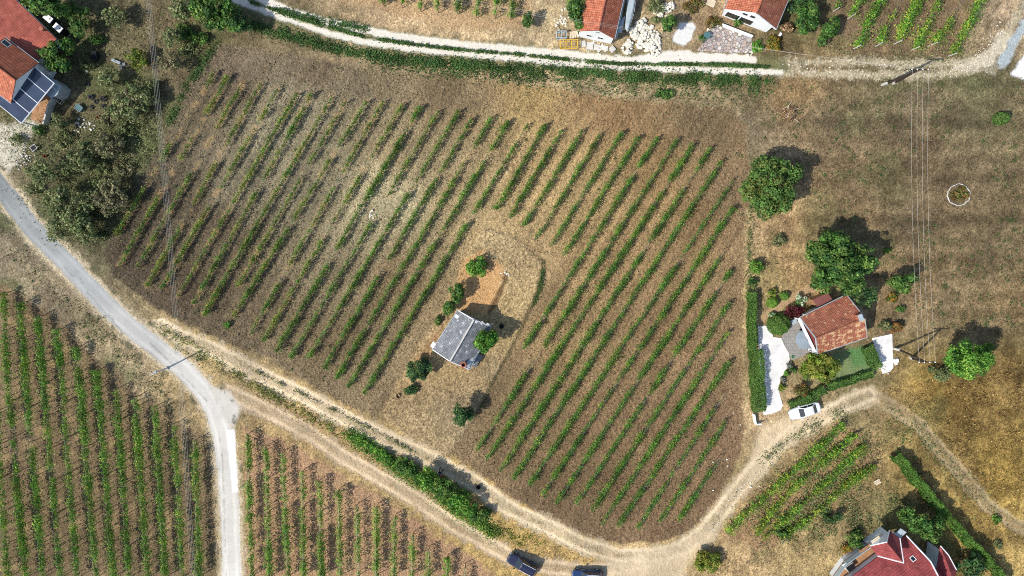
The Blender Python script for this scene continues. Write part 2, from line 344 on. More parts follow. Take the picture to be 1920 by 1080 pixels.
def lay(mask, col, rough=None, z=None, cls=None, zadd=None):
    global C, Z, ROUGH
    m = np.clip(mask, 0, 1); C = C * (1 - m[..., None]) + col * m[..., None]
    if rough is not None: ROUGH = ROUGH * (1 - m) + rough * m
    if z is not None: Z = Z * (1 - m) + z * m
    if zadd is not None: Z = Z + zadd * m
    if cls is not None: CLS[m > .5] = cls

# ---- soils of the vineyards
FIELD = [(412, 82), (480, 92), (613, 113), (713, 133), (847, 143), (960, 153), (1093, 175), (1227, 192), (1360, 204), (1400, 240), (1404, 317), (1397, 420), (1394, 600), (1391, 720), (1396, 800), (1384, 862), (1332, 958), (1290, 1000), (1240, 1014), (1170, 1020),
         (1100, 1008), (1030, 978), (960, 934), (900, 890), (862, 862), (800, 832), (710, 783), (647, 760), (580, 720), (480, 662), (400, 633), (320, 593), (267, 560), (213, 517), (190, 472), (213, 440), (247, 383), (262, 340), (317, 240), (353, 160)]
HUT_PLOT = [(905, 425), (960, 440), (1021, 490), (1010, 545), (985, 600), (955, 662), (922, 722), (893, 778), (858, 832), (838, 858), (775, 830), (712, 778), (742, 722), (790, 640), (838, 560), (868, 490)]
soil = idw([(430, 120, (122, 108, 94)), (600, 140, (120, 104, 88)), (800, 170, (128, 110, 90)), (1000, 190, (170, 144, 103)), (1150, 210, (156, 126, 96)), (1330, 230, (122, 104, 84)), (360, 220, (104, 92, 78)), (300, 380, (84, 76, 68)), (240, 480, (78, 70, 63)),  # left-end points darkened, cloud shade put into the soil colour
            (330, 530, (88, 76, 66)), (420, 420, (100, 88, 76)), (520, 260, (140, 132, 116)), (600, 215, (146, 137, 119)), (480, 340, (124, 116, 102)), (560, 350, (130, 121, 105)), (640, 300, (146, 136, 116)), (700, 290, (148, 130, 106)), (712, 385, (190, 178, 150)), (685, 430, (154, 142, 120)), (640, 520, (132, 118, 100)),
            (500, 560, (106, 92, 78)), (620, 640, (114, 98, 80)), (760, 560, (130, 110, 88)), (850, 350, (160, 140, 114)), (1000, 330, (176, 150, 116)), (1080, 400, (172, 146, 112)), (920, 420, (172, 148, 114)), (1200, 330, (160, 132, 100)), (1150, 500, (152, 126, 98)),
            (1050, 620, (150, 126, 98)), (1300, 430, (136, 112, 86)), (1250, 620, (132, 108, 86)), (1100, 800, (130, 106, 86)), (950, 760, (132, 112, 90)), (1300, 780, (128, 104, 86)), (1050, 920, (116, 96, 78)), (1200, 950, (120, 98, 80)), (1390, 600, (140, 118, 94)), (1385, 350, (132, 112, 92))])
_e = wpts([(1043, 944), (1360, 467)]); _e = (_e[1] - _e[0]) / np.linalg.norm(_e[1] - _e[0]); _q = -X * _e[1] + Y * _e[0]; _a = X * _e[0] + Y * _e[1]
TILL = .74 + .52 * (.55 * vnoise(_q * 1.25, _a * .06, 1.0, 121) + .45 * vnoise(_q * 3.1, _a * .11, 1.0, 122))
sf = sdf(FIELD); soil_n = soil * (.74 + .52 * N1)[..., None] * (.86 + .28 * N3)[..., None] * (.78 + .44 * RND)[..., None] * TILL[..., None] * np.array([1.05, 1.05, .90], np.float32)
fleck = .5 * sstep(.95, .99, RND2); soil_n = soil_n * (1 - .5 * fleck[..., None]) + lin(196, 160, 112) * .5 * fleck[..., None]
dk = .8 * sstep(.9, .97, rng.random(X.shape).astype(np.float32)); soil_n *= (1 - .45 * dk)[..., None]
soil_z = -.02 + .16 * (RND - .5) + .12 * (N3 - .5) + .05 * (vnoise(_q * 3.1, _a * .11, 1.0, 122) - .5) + .05 * (N2 - .5)
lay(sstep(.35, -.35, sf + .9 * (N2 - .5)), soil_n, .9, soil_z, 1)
turn = sstep(3.4, 1.2, np.abs(sf + 2.2)) * (Y > 14) * (X > -44)      # headland turned by the tractor
C *= (1 - .10 * turn)[..., None]
def soil_area(poly, col, axis, dark=.16, cls=None, straw=None):
    d = sdf(poly); w = wpts([axis[0], axis[1]]); e = (w[1] - w[0]) / np.linalg.norm(w[1] - w[0]); q = X * -e[1] + Y * e[0]; al = X * e[0] + Y * e[1]
    st = vnoise(q, al, 2.4, 31) * .6 + .4 * vnoise(q * 2.4, al * .12, 1.0, 32)
    c = lin(*col) * (.62 + .5 * N1 + .3 * (st - .3))[..., None] * (.72 + .56 * RND)[..., None]
    k = sstep(.58, .8, fbm(X, Y, .5, 3, 33)) * .45; c = c * (1 - k[..., None]) + lin(176, 150, 108) * k[..., None]
    lay(sstep(.5, -.5, d + 1.6 * (N2 - .5)), c, .85, .13 * (RND - .5) + .07 * (N3 - .5), cls)
soil_area([(-40, 520), (30, 545), (110, 600), (190, 680), (260, 735), (330, 790), (385, 815), (398, 900), (408, 1120), (-60, 1120)], (126, 108, 82), ((182, 720), (213, 1080)))
soil_area([(455, 800), (540, 830), (640, 890), (740, 950), (830, 1010), (900, 1050), (960, 1120), (458, 1120)], (172, 138, 106), ((668, 950), (672, 1080)))
soil_area([(560, -70), (600, -4), (680, 10), (760, 35), (860, 55), (990, 50), (1010, -70)], (184, 154, 116), ((752, 8), (756, -60)))
soil_area([(1540, -70), (1560, 20), (1600, 95), (1800, 105), (1850, -70)], (126, 106, 82), ((1717, 90), (1763, 0)))
soil_area([(1360, 1005), (1450, 900), (1570, 790), (1650, 850), (1600, 920), (1500, 990), (1430, 1030)], (164, 132, 98), ((1440, 930), (1583, 797)))
# hut plot: dry golden grass on a slight step
hp = sdf(HUT_PLOT); hc = idw([(900, 560, (188, 156, 108)), (930, 470, (178, 152, 110)), (960, 600, (178, 150, 103)), (880, 700, (178, 148, 102)), (800, 720, (172, 142, 99)), (800, 800, (170, 144, 103)), (930, 690, (168, 144, 108)), (860, 780, (160, 138, 106)), (820, 610, (172, 144, 104))])
hm = sstep(.28, -.28, hp + .7 * (N2 - .5)); CLS[hm > .5] = 0
lay(hm, hc * np.array([.88, .93, .98], np.float32) * (.6 + .6 * N1 + .4 * (N2 - .3))[..., None] * (.75 + .5 * N3)[..., None] * (.55 + .9 * RND)[..., None], .8, .06 + .12 * (RND - .5) + .1 * (N2 - .5))
wp = sdf([(874, 482), (905, 472), (948, 502), (944, 525), (916, 588), (880, 590), (850, 560)]); lay(sstep(.5, -.5, wp + 1.2 * (N2 - .5)) * .85, lin(200, 156, 106) * (.66 + .4 * N2 + .3 * RND)[..., None], .7)
wp = sdf([(800, 640), (830, 612), (812, 660), (800, 690), (770, 700)]); lay(sstep(.5, -.5, wp + 1.2 * (N2 - .5)) * .6, lin(150, 112, 76) * (.7 + .6 * RND)[..., None], .7)
Z += .14 * sstep(.1, -.5, hp)
edge = dist_line([(1021, 490), (1010, 545), (985, 600), (955, 662), (922, 722), (893, 778)]); lay(.6 * sstep(.45, .1, edge + .5 * (N2 - .5)), lin(74, 72, 46), .8, zadd=-.04)  # green plot edge, with the shadow of the step painted in
old = dist_line([(950, 512), (944, 535), (930, 565), (918, 585)]); lay(.75 * sstep(.5, .12, old + .4 * (N2 - .5)), lin(92, 70, 46), .8, zadd=-.12)  # shallow ditch, its shade put into the ground colour

# ---- vine rows of the big field (foliage line in the photo), straw under them
ROWS = [((1350, 858), (1273, 975)), ((1363, 788), (1238, 978)), ((1360, 735), (1196, 990)), ((1367, 678), (1159, 986)), ((1366, 623), (1128, 983)), ((1368, 568), (1110, 957)), ((1370, 507), (1081, 944)), ((1360, 467), (1043, 944)), ((1375, 390), (1016, 928)),
        ((1375, 337), (993, 908)), ((1353, 303), (963, 897)), ((1332, 278), (938, 883)), ((1300, 272), (912, 862)), ((1270, 262), (893, 845)), ((1232, 258), (980, 655)), ((1198, 257), (1055, 480)), ((1165, 248), (1032, 462)), ((1128, 248), (1003, 450)), ((1093, 242), (980, 425)),
        ((1053, 243), (955, 408)), ((1023, 232), (930, 392)), ((990, 232), (682, 737)), ((953, 227), (653, 725)), ((923, 218), (630, 708)), ((885, 222), (607, 690)), ((860, 208), (578, 672)), ((822, 208), (545, 670)), ((788, 200), (518, 658)), ((755, 195), (493, 638)),
        ((718, 190), (468, 627)), ((687, 190), (438, 592)), ((648, 190), (446, 535)), ((622, 182), (382, 590)), ((585, 175), (363, 568)), ((557, 175), (334, 555)), ((520, 168), (303, 540)), ((488, 157), (275, 536)), ((455, 155), (258, 500)), ((427, 143), (222, 500)), ((402, 135), (218, 440))]
for i, (a, b) in enumerate(ROWS):
    d = side_line([a, b], 1.4); amt = .24 if i < 28 else .36
    k = sstep(.62, .15, np.abs(d)) * sstep(.46, .62, fbm(X, Y, 1.3, 3, 40 + i)) * amt
    lay(k, lin(196, 158, 108) * (.8 + .4 * RND)[..., None], zadd=.05)
# ---- tracks
def track(pts, half, rut, col, mid, cls=3, gap=.5, zr=-.05, soft=.35, midk=.6):
    d = side_line(pts, half + 3); a = np.abs(d); nz = 1.5 * (N2 - .5) + .9 * (N1 - .5) + .5 * (N3 - .5)
    shoulder = sstep(half + soft, half - soft, a + nz); c = np.array(col) * (.72 + .56 * N1)[..., None] * (.84 + .32 * RND)[..., None]
    lay(shoulder * .8, c * .86, .5, None, None)
    ruts = sstep(.55, .1, np.abs(a - rut) + .35 * np.abs(nz)) * (.5 + .8 * N1).clip(0, 1); lay(ruts, c * 1.14, .3, None, None, zr)
    mm = sstep(.45, .1, a + .7 * nz) * midk * sstep(.4, .6, fbm(X, Y, .7, 3, 51)); lay(mm, np.array(mid) * (.7 + .6 * RND)[..., None], .8, None, None, .05)
    CLS[(a + nz < half)] = cls
TRACK_A = [(300, 612), (330, 630), (400, 657), (480, 700), (560, 738), (643, 783), (713, 818), (797, 856), (840, 877), (893, 908), (947, 950), (1027, 988), (1093, 1022), (1160, 1043), (1227, 1043), (1277, 1030), (1320, 998), (1360, 947), (1403, 893), (1440, 853), (1483, 812), (1540, 782), (1590, 756), (1627, 742)]
TRACK_B = [(425, 735), (480, 760), (580, 812), (647, 860), (730, 907), (780, 937), (847, 983), (913, 1020), (960, 1046), (1020, 1062), (1100, 1073), (1180, 1062), (1240, 1048)]
TRACK_C = [(1627, 742), (1673, 763), (1723, 797), (1757, 837), (1807, 893), (1850, 947), (1907, 985), (1990, 1020)]
track(TRACK_C, .95, .7, lin(158, 140, 106), lin(166, 140, 96), gap=.5, midk=.5)
track(TRACK_B, 1.35, .8, lin(196, 174, 142), lin(160, 138, 104))
track(TRACK_A, 1.4, .85, lin(208, 188, 154), lin(146, 130, 98))
jn = sdf([(1130, 1062), (1200, 1035), (1280, 1020), (1330, 985), (1345, 1005), (1290, 1060), (1280, 1100), (1130, 1100)]); lay(sstep(.7, -.7, jn + 1.6 * (N2 - .5)) * .75, lin(210, 190, 156) * (.6 + .5 * N1 + .3 * N2)[..., None], .35, cls=3)
jn = sdf([(1395, 905), (1425, 800), (1470, 782), (1545, 762), (1560, 790), (1470, 840), (1420, 910)]); lay(sstep(.7, -.7, jn + 1.6 * (N2 - .5)) * .7, lin(206, 186, 152) * (.6 + .5 * N1 + .3 * N2)[..., None], .35, cls=3)
for q in ([(1465, 117), (1560, 116), (1650, 117), (1720, 119), (1780, 121), (1840, 112), (1872, 92), (1890, 60), (1920, 10)], [(1465, 137), (1560, 138), (1650, 140), (1740, 142), (1800, 132), (1850, 122)]):
    d = dist_line(q, 3); nz = 1.3 * (N2 - .5) + .6 * (RND2 - .5); lay(sstep(.85, .25, d + nz) * .85, lin(196, 182, 152) * (.66 + .5 * RND)[..., None], .6, cls=3)
d = sdf([(1795, 125), (1850, 105), (1880, 60), (1900, 70), (1885, 110), (1860, 130)]); lay(sstep(.8, -.4, d + 1.6 * (N2 - .5)), lin(206, 194, 168) * (.68 + .46 * RND)[..., None], .5, cls=3)
d = dist_line([(1880, 118), (1897, 84), (1925, 45)], 3); lay(sstep(.95, .4, d + .8 * (N2 - .5)), lin(166, 174, 174) * (.85 + .3 * RND)[..., None], .4, cls=2)
d = sdf([(1898, 138), (1922, 100), (1990, 80), (1990, 150), (1920, 150)]); lay(sstep(.3, -.2, d + .6 * (N2 - .5)), lin(236, 234, 230) * (.92 + .12 * RND)[..., None], .25, cls=4)
# white gravel wheel tracks
W1 = [(380, -45), (440, -22), (497, 2), (563, 29), (647, 49), (730, 66), (813, 78), (913, 88), (993, 95), (1060, 101), (1127, 109), (1193, 114), (1260, 109), (1320, 107), (1380, 108), (1412, 112)]
W2 = [(330, -48), (400, -18), (437, -3), (480, 14), (547, 39), (613, 62), (680, 78), (747, 88), (813, 97), (960, 109), (1027, 116), (1127, 125), (1227, 128), (1327, 132), (1440, 136), (1464, 135)]
verge = dist_line([(430, -10), (547, 34), (680, 68), (813, 88), (960, 100), (1127, 117), (1327, 120), (1460, 125)], 5)
lay(sstep(2.0, .8, verge + 1.4 * (N2 - .5)) * .85, lin(112, 112, 76) * (.6 + .8 * N2)[..., None], .8)
wn = .55 * (N2 - .5) + .12 * (RND - .5)
for q, hw in ((W1, .45), (W2, .36)):
    d = dist_line(q, 3); lay(sstep(hw + .22, hw - .1, d + wn), lin(226, 218, 202) * (.86 + .2 * RND)[..., None], .25, -.03 + .03 * RND, 4)
d = sdf([(1198, 104), (1240, 96), (1292, 94), (1300, 100), (1400, 103), (1414, 112), (1400, 117), (1300, 117), (1200, 119)]); lay(sstep(.2, -.15, d + wn), lin(226, 219, 206) * (.9 + .14 * RND)[..., None], .2, -.03 + .03 * RND, 4)
d = sdf([(1274, 42), (1298, 42), (1305, 52), (1300, 60), (1296, 75), (1281, 87), (1263, 78), (1262, 70), (1268, 58)]); lay(sstep(.15, -.15, d + .6 * wn), lin(222, 220, 214) * (.92 + .12 * RND)[..., None], .15, .02 * RND, 4)
d = sdf([(-30, 235), (0, 232), (40, 232), (74, 218), (78, 232), (60, 255), (40, 290), (20, 320), (-30, 330)]); lay(sstep(.6, -.4, d + 1.8 * (N2 - .5)) * .9, lin(206, 198, 178) * (.7 + .5 * RND)[..., None], .5, cls=3)
# lane of old asphalt
ROAD = [(-80, 250), (-40, 305), (15, 368), (60, 428), (122, 490), (178, 550), (225, 596), (262, 627), (305, 660), (345, 693), (378, 728), (402, 768), (416, 812), (424, 870), (430, 940), (435, 1080), (438, 1150)]
rd = side_line(ROAD, 5); ra = np.abs(rd); rn = .35 * (N2 - .5)
lay(sstep(2.5, 1.4, ra + 1.4 * (N2 - .5)), lin(196, 180, 150) * (.72 + .5 * RND)[..., None], .6, None, None)
rc = idw([(0, 350, (128, 132, 132)), (60, 430, (152, 154, 152)), (150, 520, (164, 165, 162)), (260, 625, (180, 178, 172)), (350, 700, (198, 194, 185)), (415, 800, (204, 199, 189)), (430, 950, (207, 202, 192)), (435, 1080, (210, 205, 195))])  # upper-left end toned down, shade painted into the asphalt
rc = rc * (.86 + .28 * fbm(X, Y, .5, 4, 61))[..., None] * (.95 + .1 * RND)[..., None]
wheel = sstep(.35, .1, np.abs(ra - .75)) * .14; rc = rc * (1 + wheel)[..., None]

for q_ in ([(120, 500), (180, 566), (235, 628), (290, 668), (320, 700), (352, 722)], [(270, 632), (330, 690), (362, 724), (388, 752)], [(404, 790), (416, 840), (420, 930), (424, 1080)], [(150, 520), (164, 545)], [(205, 590), (214, 600)]):
    cd = dist_line(q_, 1); rc = rc * (1 - .32 * sstep(.16, .04, cd + .2 * (N3 - .5)) * sstep(.35, .5, fbm(X, Y, .4, 3, 63)))[..., None]
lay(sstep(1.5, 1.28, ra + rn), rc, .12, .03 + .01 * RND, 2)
d = sdf([(395, 725), (430, 735), (450, 765), (438, 800), (415, 780)]); lay(sstep(.5, -.3, d + wn), lin(204, 198, 186) * (.8 + .3 * N2)[..., None], .2, .03, 2)
d = sdf([(424, 806), (440, 805), (447, 923), (436, 924)]); lay(sstep(.06, -.06, d), lin(228, 226, 222), .06, .045, 2)
SPOTS = sstep(.62, .72, fbm(X, Y, .9, 3, 71)) * sstep(4.2, 2.2, ra) * sstep(1.6, 2.0, ra); lay(SPOTS * .8, lin(92, 92, 70), .8, zadd=.08)
lay(sstep(.6, .72, fbm(X, Y, .8, 3, 72)) * (CLS == 3) * sstep(30, 36, X) * .55 * (Y > 20), lin(96, 94, 72), .8, zadd=.06)
# garden lawn beside the house
d = sdf([(1560, 665), (1612, 650), (1640, 668), (1648, 695), (1600, 712), (1560, 720), (1545, 700)]); lay(sstep(.6, -.4, d + 1.2 * (N2 - .5)), lin(112, 126, 84) * (.6 + .8 * N1)[..., None], .6)
d = sdf([(1590, 655), (1622, 655), (1630, 680), (1600, 690)]); lay(sstep(.9, -.6, d + 1.4 * (N2 - .5)) * .7, lin(84, 132, 76), .6)
d = dist_line([(1425, 600), (1455, 580), (1480, 560), (1510, 545), (1530, 540)]); lay(sstep(.7, .3, d + .4 * wn), lin(176, 148, 112), .5)

V = np.stack([X, Y, Z.astype(np.float32)], -1).reshape(-1, 3); A = np.concatenate([np.clip(C, .01, .9), ROUGH[..., None]], -1).reshape(-1, 4).astype(np.float32)
idx = np.arange(ny * nx).reshape(ny, nx); Q = np.stack([idx[:-1, :-1], idx[:-1, 1:], idx[1:, 1:], idx[1:, :-1]], -1).reshape(-1, 4)
qc = CLS[:-1, :-1].ravel()
def piece(c, name):
    f = Q[qc == c]; u, inv = np.unique(f, return_inverse=True); VV, AA, FF = V[u], A[u], inv.reshape(-1, 4)
    if c == 0:                                   # the same sheet runs on to the horizon
        x0, x1, y0, y1 = GX[0], GX[-1], GY[0], GY[-1]; B = 2500; k = len(VV)
        ring = np.array([[x0, y0, 0], [x1, y0, 0], [x1, y1, 0], [x0, y1, 0], [-B, -B, 0], [B, -B, 0], [B, B, 0], [-B, B, 0]], np.float32)
        VV = np.concatenate([VV, ring]); AA = np.concatenate([AA, np.tile(np.append(lin(140, 122, 88), .7), (8, 1)).astype(np.float32)])
        FF = np.concatenate([FF, np.array([[0, 4, 5, 1], [1, 5, 6, 2], [2, 6, 7, 3], [3, 7, 4, 0]]) + k])
    return tag(mesh_np(name, VV, FF, M['ground'], None, AA, 'cover', smooth=True), kind='structure')
for c, n in enumerate(['ground', 'ploughed_field', 'asphalt_road', 'dirt_track', 'gravel_track']): piece(c, n)
def sheet(name, px, m, z=.05, th=.09):
    b = MB(); b.slab([P(u, v, z) for u, v in px][::-1] if area(px) < 0 else [P(u, v, z) for u, v in px], th); return tag(b.build(name, m), kind='structure')
def area(px): return -sum(px[i][0] * px[(i + 1) % len(px)][1] - px[(i + 1) % len(px)][0] * px[i][1] for i in range(len(px)))
sheet('driveway', [(1421, 611), (1443, 611), (1450, 632), (1465, 634), (1471, 648), (1479, 662), (1481, 674), (1478, 686), (1472, 697), (1464, 710), (1461, 722), (1461, 736), (1465, 750), (1468, 760), (1464, 769), (1447, 776), (1432, 778), (1428, 740), (1424, 680)], M['drive'], .07, .12)
sheet('patio', [(1465, 633), (1474, 618), (1486, 606), (1504, 600), (1522, 656), (1506, 668), (1484, 676), (1479.5, 661), (1471.5, 647)], M['patio'], .075, .12)
sheet('parking_pad', [(1635, 634), (1673, 626), (1675, 690), (1668, 697), (1655, 701), (1649, 684), (1644, 660)], M['drive'], .07, .12)
sheet('stone_terrace', [(1350, 46), (1372, 55), (1396, 64), (1410, 70), (1411, 99), (1380, 99), (1350, 97), (1306, 95), (1318, 80), (1325, 70), (1334, 53)], M['crazy'], .09, .12)
sheet('wooden_deck', [(62, 196), (90, 176), (96, 186), (80, 232), (58, 224)], M['timber'], .12, .1)

# ------------------------------------------------------------------ light, sky, camera
SUN_EL, SH = R(47), R(27)
d = Vector((math.cos(SH) * math.cos(SUN_EL), math.sin(SH) * math.cos(SUN_EL), -math.sin(SUN_EL)))
sun = bpy.data.objects.new('sun', bpy.data.lights.new('sun', 'SUN')); COL.objects.link(sun)
sun.data.energy = 4.4; sun.data.angle = R(.53); sun.data.color = (1, .955, .88); sun.rotation_euler = d.to_track_quat('-Z', 'Y').to_euler(); sun.location = (-60, -20, 120)
w = bpy.data.worlds.new('World'); scene.world = w; w.use_nodes = True
sky = w.node_tree.nodes.new('ShaderNodeTexSky'); sky.sky_type = 'NISHITA'; sky.sun_disc = False; sky.sun_elevation = SUN_EL; sky.sun_rotation = R(243)
bg = w.node_tree.nodes['Background']; bg.inputs['Strength'].default_value = .15; w.node_tree.links.new(sky.outputs[0], bg.inputs['Color'])
cam = bpy.data.objects.new('camera', bpy.data.cameras.new('camera')); COL.objects.link(cam); scene.camera = cam
cam.location = (0, 0, CAM_H); cam.rotation_euler = (-TILT, 0, 0); cam.data.sensor_width = 36; cam.data.lens = 36 * F / 1920; cam.data.clip_end = 6000; cam.data.clip_start = .5
scene.view_settings.view_transform = 'Standard'; scene.view_settings.look = 'None'; scene.view_settings.exposure = 0; scene.view_settings.gamma = 1
scene.render.engine = 'CYCLES'
scene.cycles.use_denoising = False; scene.cycles.pixel_filter_type = 'BLACKMAN_HARRIS'; scene.cycles.filter_width = 1.0
scene.cycles.max_bounces = 4; scene.cycles.diffuse_bounces = 2; scene.cycles.transmission_bounces = 3

# ------------------------------------------------------------------ plants
def tubes_np(segs, n=5):
    "tapered twigs: list of (p, q, r0, r1) -> one MB"
    b = MB()
    for p, q, r0, r1 in segs: b.tube([p, q], [r0, r1], n, cap=False)
    return b
G = {'oak': [(72, 112, 50), (96, 138, 62), (58, 94, 46), (116, 140, 66)], 'bright': [(84, 138, 48), (112, 162, 62), (66, 116, 44), (134, 166, 72)], 'olive': [(126, 136, 88), (106, 122, 74), (142, 144, 100)],
     'dry': [(136, 132, 96), (118, 122, 82), (146, 136, 104)], 'yellow': [(124, 142, 52), (98, 126, 46), (152, 154, 66)], 'lime': [(112, 160, 50), (96, 146, 48), (132, 172, 66)], 'dark': [(60, 96, 52), (78, 114, 62), (50, 82, 48), (96, 118, 66)],
     'burgundy': [(92, 34, 42), (78, 28, 38), (110, 48, 50)], 'white': [(214, 220, 196), (112, 146, 84), (88, 128, 66)], 'autumn': [(150, 136, 52), (170, 126, 50), (92, 116, 46)], 'walnut': [(80, 118, 56), (98, 134, 66), (122, 130, 66)],
     'vine': [(98, 150, 50), (78, 128, 45), (130, 172, 60), (174, 174, 70)], 'vinelow': [(82, 130, 48), (64, 110, 42), (108, 152, 56), (162, 158, 70)], 'hedge': [(92, 132, 54), (76, 116, 48), (108, 142, 62)], 'weed': [(80, 116, 58), (66, 104, 52), (100, 122, 66)],
     'grey': [(132, 140, 124), (110, 120, 104), (150, 152, 136)], 'brush': [(170, 140, 104), (140, 112, 82), (196, 164, 124)], 'rust': [(150, 104, 60), (120, 110, 56), (96, 110, 52)]}
def colours(key, n, jit=.22, pick=None):
    pal = np.array([lin(*c) for c in G[key]]); k = rng.integers(0, len(pal), n) if pick is None else pick
    return (pal[k] * (1 + jit * rng.normal(size=(n, 1))).clip(.45, 1.7)).astype(np.float32)
def cloud(c, r, n, key, nclump, leaf, fill=.25, up=.35, top=-.25):
    "leaf positions, normals, sizes, tints of a crown made of many leaf clumps"
    c = np.array(c); r = np.array(r); dirs = unit(rng.normal(size=(nclump * 3, 3))); dirs = dirs[dirs[:, 2] > top][:nclump]; k = len(dirs)
    rad = rng.uniform(.35, .86, (k, 1)); cen = dirs * rad * r; rc = 1.05 * r.mean() / max(k, 1) ** .36 * rng.uniform(.6, 1.25, k)
    w = rc ** 2; own = rng.choice(k, n, p=w / w.sum()); dd = unit(rng.normal(size=(n, 3))); p = cen[own] + dd * (rc[own][:, None] * rng.uniform(.55, 1.08, (n, 1))) * np.array([1, 1, .8])
    tone = rng.normal(1, .2, k).clip(.55, 1.5); pc = rng.integers(0, len(G[key]), k); pick = np.where(rng.random(n) < .7, pc[own], rng.integers(0, len(G[key]), n))
    col = colours(key, n, .24, pick) * tone[own][:, None]; nr = dd + np.array([0, 0, up]) + .45 * rng.normal(size=(n, 3))
    m = p[:, 2] + c[2] > .05; sz = leaf * rng.uniform(.45, 1.55, n)
    return (p + c)[m], nr[m], sz[m], col[m]
def trunk_mesh(base, top, r, spread, nl, seed):
    q = random.Random(seed); b = MB(); base = Vector(base); top = Vector(top); mid = base.lerp(top, .5) + Vector((q.uniform(-.1, .1), q.uniform(-.1, .1), 0)) * spread
    b.tube([base - Vector((0, 0, .05)), base.lerp(mid, .2), mid, top], [r * 1.4, r, r * .8, r * .4], 7)
    for i in range(nl):
        a = q.uniform(0, 6.28); s = base.lerp(top, q.uniform(.35, .8)); e = s + Vector((math.cos(a) * spread * q.uniform(.6, .95), math.sin(a) * spread * q.uniform(.6, .95), (top.z - base.z) * q.uniform(.15, .5)))
        m = s.lerp(e, .5) + Vector((0, 0, .12 * spread)); b.tube([s, m, e], [r * .5, r * .32, r * .1], 5)
    return b
TREE_N = [0]
def tree(u, v, rpx, h, label, key='oak', dens=1.0, name='tree', cat='tree', ry=None, leaf=.26, lobes=None, group=None, clumps=None, limbs=7, zc=.6, flat=.42):
    TREE_N[0] += 1; rx = rpx * S * (1 - h * .6 / CAM_H); ryy = (ry or rpx) * S * (1 - h * .6 / CAM_H)
    c = P(u, v, h * zc); root = empty(name, (c.x, c.y, 0), label, cat, group)
    parts = []; L = [(0, 0, 1.0)] if lobes is None else lobes
    for du, dv, k in L:
        cc = (c.x + du * S, c.y - dv * S, h * zc * (1 if k > .7 else .92)); rr = (rx * k, ryy * k, h * flat * (1 if k > .8 else .85)); ar = rr[0] * rr[1] * 3.14
        parts.append(cloud(cc, rr, int(dens * 210 * ar * (.26 / leaf) ** 1.3) + 60, key, clumps or int(10 + 3.2 * ar ** .8), leaf))
    p, n, s, col = [np.concatenate([q[i] for q in parts]) for i in range(4)]
    leaves('crown', p, n, s, col, root); tk = trunk_mesh((c.x, c.y, 0), (c.x, c.y, h * .8), .035 * h ** .9 + .03, max(rx, ryy) * .75, limbs, TREE_N[0]); tk.build('trunk', M['bark'], root)
    return root
def bush(u, v, rpx, h, label, key='oak', ry=None, dens=1.0, name='bush', cat='bush', leaf=.17, group=None, trim=False, rz=0.0):
    "a shrub: stems under a leafy mound that reaches the ground"
    TREE_N[0] += 1; rx = rpx * S; ryy = (ry or rpx) * S; c = P(u, v, h * .5); root = empty(name, (c.x, c.y, 0), label, cat, group); ar = rx * ryy * 3.14
    n = int(dens * 330 * ar * (.17 / leaf) ** 1.3) + 50
    if trim:
        dd = unit(rng.normal(size=(int(n * 1.6), 3))); dd[:, 2] = np.abs(dd[:, 2]); p = dd * np.array([rx, ryy, h]) * rng.uniform(.9, 1.0, (len(dd), 1)) * (1 + .05 * np.sin(dd[:, :1] * 9 + dd[:, 1:2] * 7)); q = (p + np.array([c.x, c.y, 0]), dd + .5 * rng.normal(size=dd.shape), leaf * rng.uniform(.6, 1.2, len(dd)), colours(key, len(dd), .25))
    else: q = cloud((c.x, c.y, h * .42), (rx, ryy, h * .6), n, key, int(7 + 5 * ar ** .8), leaf, top=-.5)
    if rz:
        pr = q[0] - np.array([c.x, c.y, 0]); cs, sn = math.cos(rz), math.sin(rz); pr = np.stack([pr[:, 0] * cs - pr[:, 1] * sn, pr[:, 0] * sn + pr[:, 1] * cs, pr[:, 2]], 1); q = (pr + np.array([c.x, c.y, 0]), *q[1:])
    leaves('foliage', *q, root); tk = MB()
    for i in range(4):
        a = i * 1.57 + rx; tk.tube([(c.x, c.y, 0), (c.x + math.cos(a) * rx * .3, c.y + math.sin(a) * ryy * .3, h * .35), (c.x + math.cos(a) * rx * .5, c.y + math.sin(a) * ryy * .5, h * .65)], [.04, .03, .012], 5)
    tk.build('stem', M['bark'], root); return root
